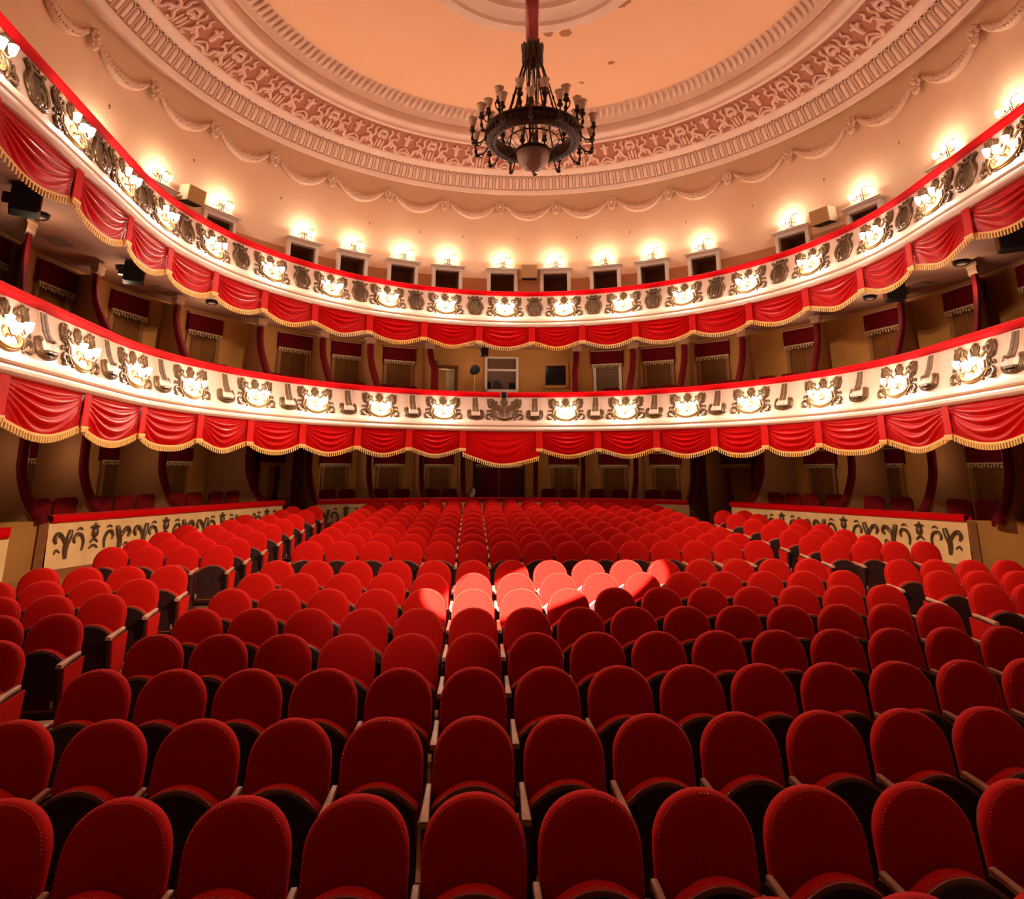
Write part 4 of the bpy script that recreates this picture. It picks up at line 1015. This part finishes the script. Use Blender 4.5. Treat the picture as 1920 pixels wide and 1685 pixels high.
# one-mesh version for the far seats
import bmesh
def merged(keys, nm):
    me = bpy.data.meshes.new(nm); bm = bmesh.new(); mats = []
    for k in keys:
        src = ME[k]; n0 = len(bm.faces); bm.from_mesh(src); bm.faces.ensure_lookup_table()
        m_ = src.materials[0]
        if m_ not in mats: mats.append(m_)
        for f in bm.faces[n0:]: f.material_index = mats.index(m_)
    bm.to_mesh(me); bm.free()
    for m_ in mats: me.materials.append(m_)
    return me
FAR = {}
for e in ('m', 'l', 'r'):
    ks = ['backrest', 'back_shell', 'cushion', 'trim', 'shell', 'arm', 'std', 'rail', 'hinge']+(['armr', 'stdr', 'endr'] if e == 'r' else [])+(['endl'] if e == 'l' else [])
    FAR[e] = merged(ks, 'theatre_seat')
seats = []      # (block, row key, index, x, y, rz, end)
ARC, XB = .004, 1.0
NC = 15
def crow(i):
    for j in range(NC):
        x = -2.76+.56*j; y = 3.635+.9*i+(.10 if i < 0 else 0)+ARC*(x-XB)**2; seats.append(('middle', i, j, x, y, math.atan(2*ARC*(x-XB)), 'l' if j == 0 else 'r' if j == NC-1 else 'm'))
for i in list(range(-1, 8))+list(range(9, 19)): crow(i)
LR = [(5.35, 3), (6.25, 3), (7.13, 4), (7.98, 5), (8.78, 5), (9.66, 4), (11.39, 4), (12.2, 4), (13.13, 4), (14.1, 4), (14.98, 3), (15.9, 3), (16.94, 2), (17.8, 2)]
for k, (y, n) in enumerate(LR):
    x0 = -4.02-.02*min(k, 5)
    for j in range(n):
        x = x0-.535*j; seats.append(('left', k, j, x, y-.10*.535*j, R_(5.7), 'r' if j == 0 else 'm'))
RR = [(7.36, 3), (8.24, 4), (9.06, 4), (9.9, 4), (11.7, 4), (12.47, 3), (13.25, 3), (14.1, 3), (15.0, 3), (16.0, 2), (16.8, 2)]
for k, (y, n) in enumerate(RR):
    for j in range(n):
        x = 6.42+.535*j; seats.append(('right', k, j, x, y-.05*.535*j, R_(-3), 'l' if j == 0 else 'm'))
# which seats the picture shows
rowmap = {}
keep = []
SB = .115                                                # the backrest leans back by this much at its top
seats = [(bl, k, j, x+sin(rz)*SB, y-cos(rz)*SB, rz, e) for bl, k, j, x, y, rz, e in seats]
for s_ in seats:
    bl, k, j, x, y, rz, e = s_; z = fz(y)
    p = proj((x, y+.08, z+.93)); vis = -70 < p[0] < 1990 and p[1] < 1700
    if k == -1 and bl == 'middle': vis = vis and p[1] < 1684
    if -230 < p[0] < 2150 and p[1] < 1900:
        keep.append((s_, vis, p)); 
        if vis: rowmap.setdefault((bl, k), []).append((p[0], j))
for v in rowmap.values(): v.sort()
keep.sort(key=lambda q: (not q[1], q[0][4]))
def label(bl, k, j, vis):
    if bl == 'middle': rn = 'the bottom-edge row' if k == -1 else 'the front full row' if k == 0 else 'the %s row' % ordl(k) if k < 8 else 'the %s row behind the cross aisle' % ordl(k-9)
    else: rn = 'the %s row' % ordl(k)
    bn = {'middle': '', 'left': ' of the left side block', 'right': ' of the right side block'}[bl] if not (bl == 'middle') else (' of the middle block' if k < 8 else '')
    if not vis: return 'red velvet seat in %s%s, number %s along, outside the picture edge' % (rn, bn, ordl(j))
    js = [q[1] for q in rowmap[(bl, k)]]; i = js.index(j)
    lit = bl == 'middle' and (k, j) in LIT
    return '%s, %s from left in %s%s' % ('spotlit red seat' if lit else 'red velvet seat', ordl(i), rn, bn)
LIT = {(5, 4), (5, 5), (5, 6), (6, 5), (6, 6), (6, 7), (6, 8), (7, 7), (7, 8), (7, 9), (7, 10)}
rest = []
protos = {}
def make_full(e, x, y, rz, lab, grp):
    t = thing('theatre_seat', lab, 'seat', (x, y, fz(y)), rz, grp)
    b_ = link('backrest', ME['backrest'], t); link('nailhead_trim', ME['nailheads'], b_); link('back_shell', ME['back_shell'], t)
    c = link('seat_cushion', ME['cushion'], t); link('nailhead_trim', ME['nail2'], c); link('seat_edge', ME['trim'], c)
    s_ = link('seat_shell', ME['shell'], t); link('hinge_plate', ME['hinge'], s_)
    link('armrest', ME['arm'], t); st_ = link('side_standard', ME['std'], t); link('base_rail', ME['rail'], t)
    if e == 'l': link('end_panel', ME['endl'], st_)
    if grp[-10:] != 'iddle block': t.scale = (.955, 1, 1)
    if e == 'r': link('armrest', ME['armr'], t); st2 = link('side_standard', ME['stdr'], t); link('end_panel', ME['endr'], st2)
    return t
cnt = 0
for (bl, k, j, x, y, rz, e), vis, p in keep:
    grp = {'middle': 'stalls seats of the middle block', 'left': 'stalls seats of the left block', 'right': 'stalls seats of the right block'}[bl]
    if cnt >= 300 or (not vis and y > 12): rest.append((x, y, rz, e)); continue
    lab = label(bl, k, j, vis); cnt += 1
    if y < 10.9: make_full(e, x, y, rz, lab, grp)
    else:
        o = link('theatre_seat', FAR[e]); o.location = (x, y, fz(y)); o.rotation_euler = (0, 0, rz); o.scale = (1 if bl == 'middle' else .955, 1, 1); tag(o, lab, 'seat', grp)
if rest:
    bm = bmesh.new(); mats = list(FAR['r'].materials)
    for x, y, rz, e in rest:
        src = FAR[e]; n0 = len(bm.verts); f0 = len(bm.faces); bm.from_mesh(src); bm.verts.ensure_lookup_table(); bm.faces.ensure_lookup_table()
        bmesh.ops.transform(bm, matrix=Matrix.Translation((x, y, fz(y))) @ Matrix.Rotation(rz, 4, 'Z'), verts=bm.verts[n0:])
        mp = [mats.index(m_) for m_ in src.materials]
        for f in bm.faces[f0:]: f.material_index = mp[f.material_index]; f.smooth = True
    me = bpy.data.meshes.new('theatre_seat'); bm.to_mesh(me); bm.free()
    for m_ in mats: me.materials.append(m_)
    o = link('theatre_seat', me); tag(o, 'mass of red velvet seats in the rearmost rows before the back parapet', 'seat', None, 'stuff')

# ------------------------------------------------------------------ light
w = bpy.data.worlds.new('world'); SC.world = w; w.use_nodes = True
w.node_tree.nodes['Background'].inputs[0].default_value = (1, .55, .35, 1); w.node_tree.nodes['Background'].inputs[1].default_value = .085
def spot(loc, target, watt, ang, blend, col, r=.05):
    l = bpy.data.lights.new('unseen_spot', 'SPOT'); l.energy = watt; l.spot_size = R_(ang); l.spot_blend = blend; l.color = col; l.shadow_soft_size = r
    o = bpy.data.objects.new('unseen_spot', l); COL.objects.link(o); o.location = loc
    o.rotation_euler = (Vector(target)-Vector(loc)).to_track_quat('-Z', 'Y').to_euler(); return o
st_ = spot((-2.2, -2.5, 6.8), (1.05, 9.05, 1.0), 130000, 13.4, .10, (1, .86, .76), .03)
dv_ = (Vector((1.05, 9.05, 1.0))-Vector((-2.2, -2.5, 6.8))).normalized(); rg_ = dv_.cross(Vector((0, 0, 1))).normalized(); ug_ = rg_.cross(dv_)
xa = cos(R_(24))*rg_+sin(R_(24))*ug_; za = -dv_; ya = za.cross(xa)
mw = Matrix((xa, ya, za)).transposed().to_4x4() @ Matrix.Diagonal((1, .36, 1, 1)); mw.translation = Vector((-2.2, -2.5, 6.8)); st_.matrix_world = mw
spot((-2.2, -2.5, 6.9), (-.5, 7.9, 1.0), 2000, 15, 1, (1, .80, .66), .1)  # extra unseen spot added for the glow around the beam
spot((8.6, -.5, 9.3), (-7.4, 14.7, 1.0), 12000, 30, .8, (1, .74, .50), .2)      # unseen stage-side floodlights added to brighten the parapets and side seats
spot((-5.8, -.5, 9.3), (9.9, 14.7, 1.0), 9500, 30, .8, (1, .74, .50), .2)  # matching added floodlight for the right side
fb_ = spot((1.1, -2, 9.3), (1.1, 22.6, 1.25), 2600, 32, .7, (1, .74, .50), .2); fb_.scale = (1, .2, 1)  # unseen flood added to brighten the back rail and parapet
for k in range(3):                                         # unseen house lights added in the ceiling rosette, shining straight down
    a = 2*pi*k/3+pi/6; x, y = RX+2.3*cos(a), RY+2.3*sin(a)
    h_ = spot((x, y, Z(11.0)), (x, y, 0), 1300, 118, .3, (1, .80, .60), .35)

SC.view_settings.view_transform = 'Standard'; SC.view_settings.look = 'None'; SC.view_settings.gamma = 1
SC.view_settings.use_curve_mapping = False; SC.view_settings.exposure = -0.05
SC.cycles.max_bounces = 5; SC.cycles.diffuse_bounces = 4; SC.cycles.glossy_bounces = 2; SC.cycles.transmission_bounces = 4
SC.cycles.caustics_reflective = False; SC.cycles.caustics_refractive = False; SC.cycles.sample_clamp_indirect = 4
SC.cycles.use_denoising = True
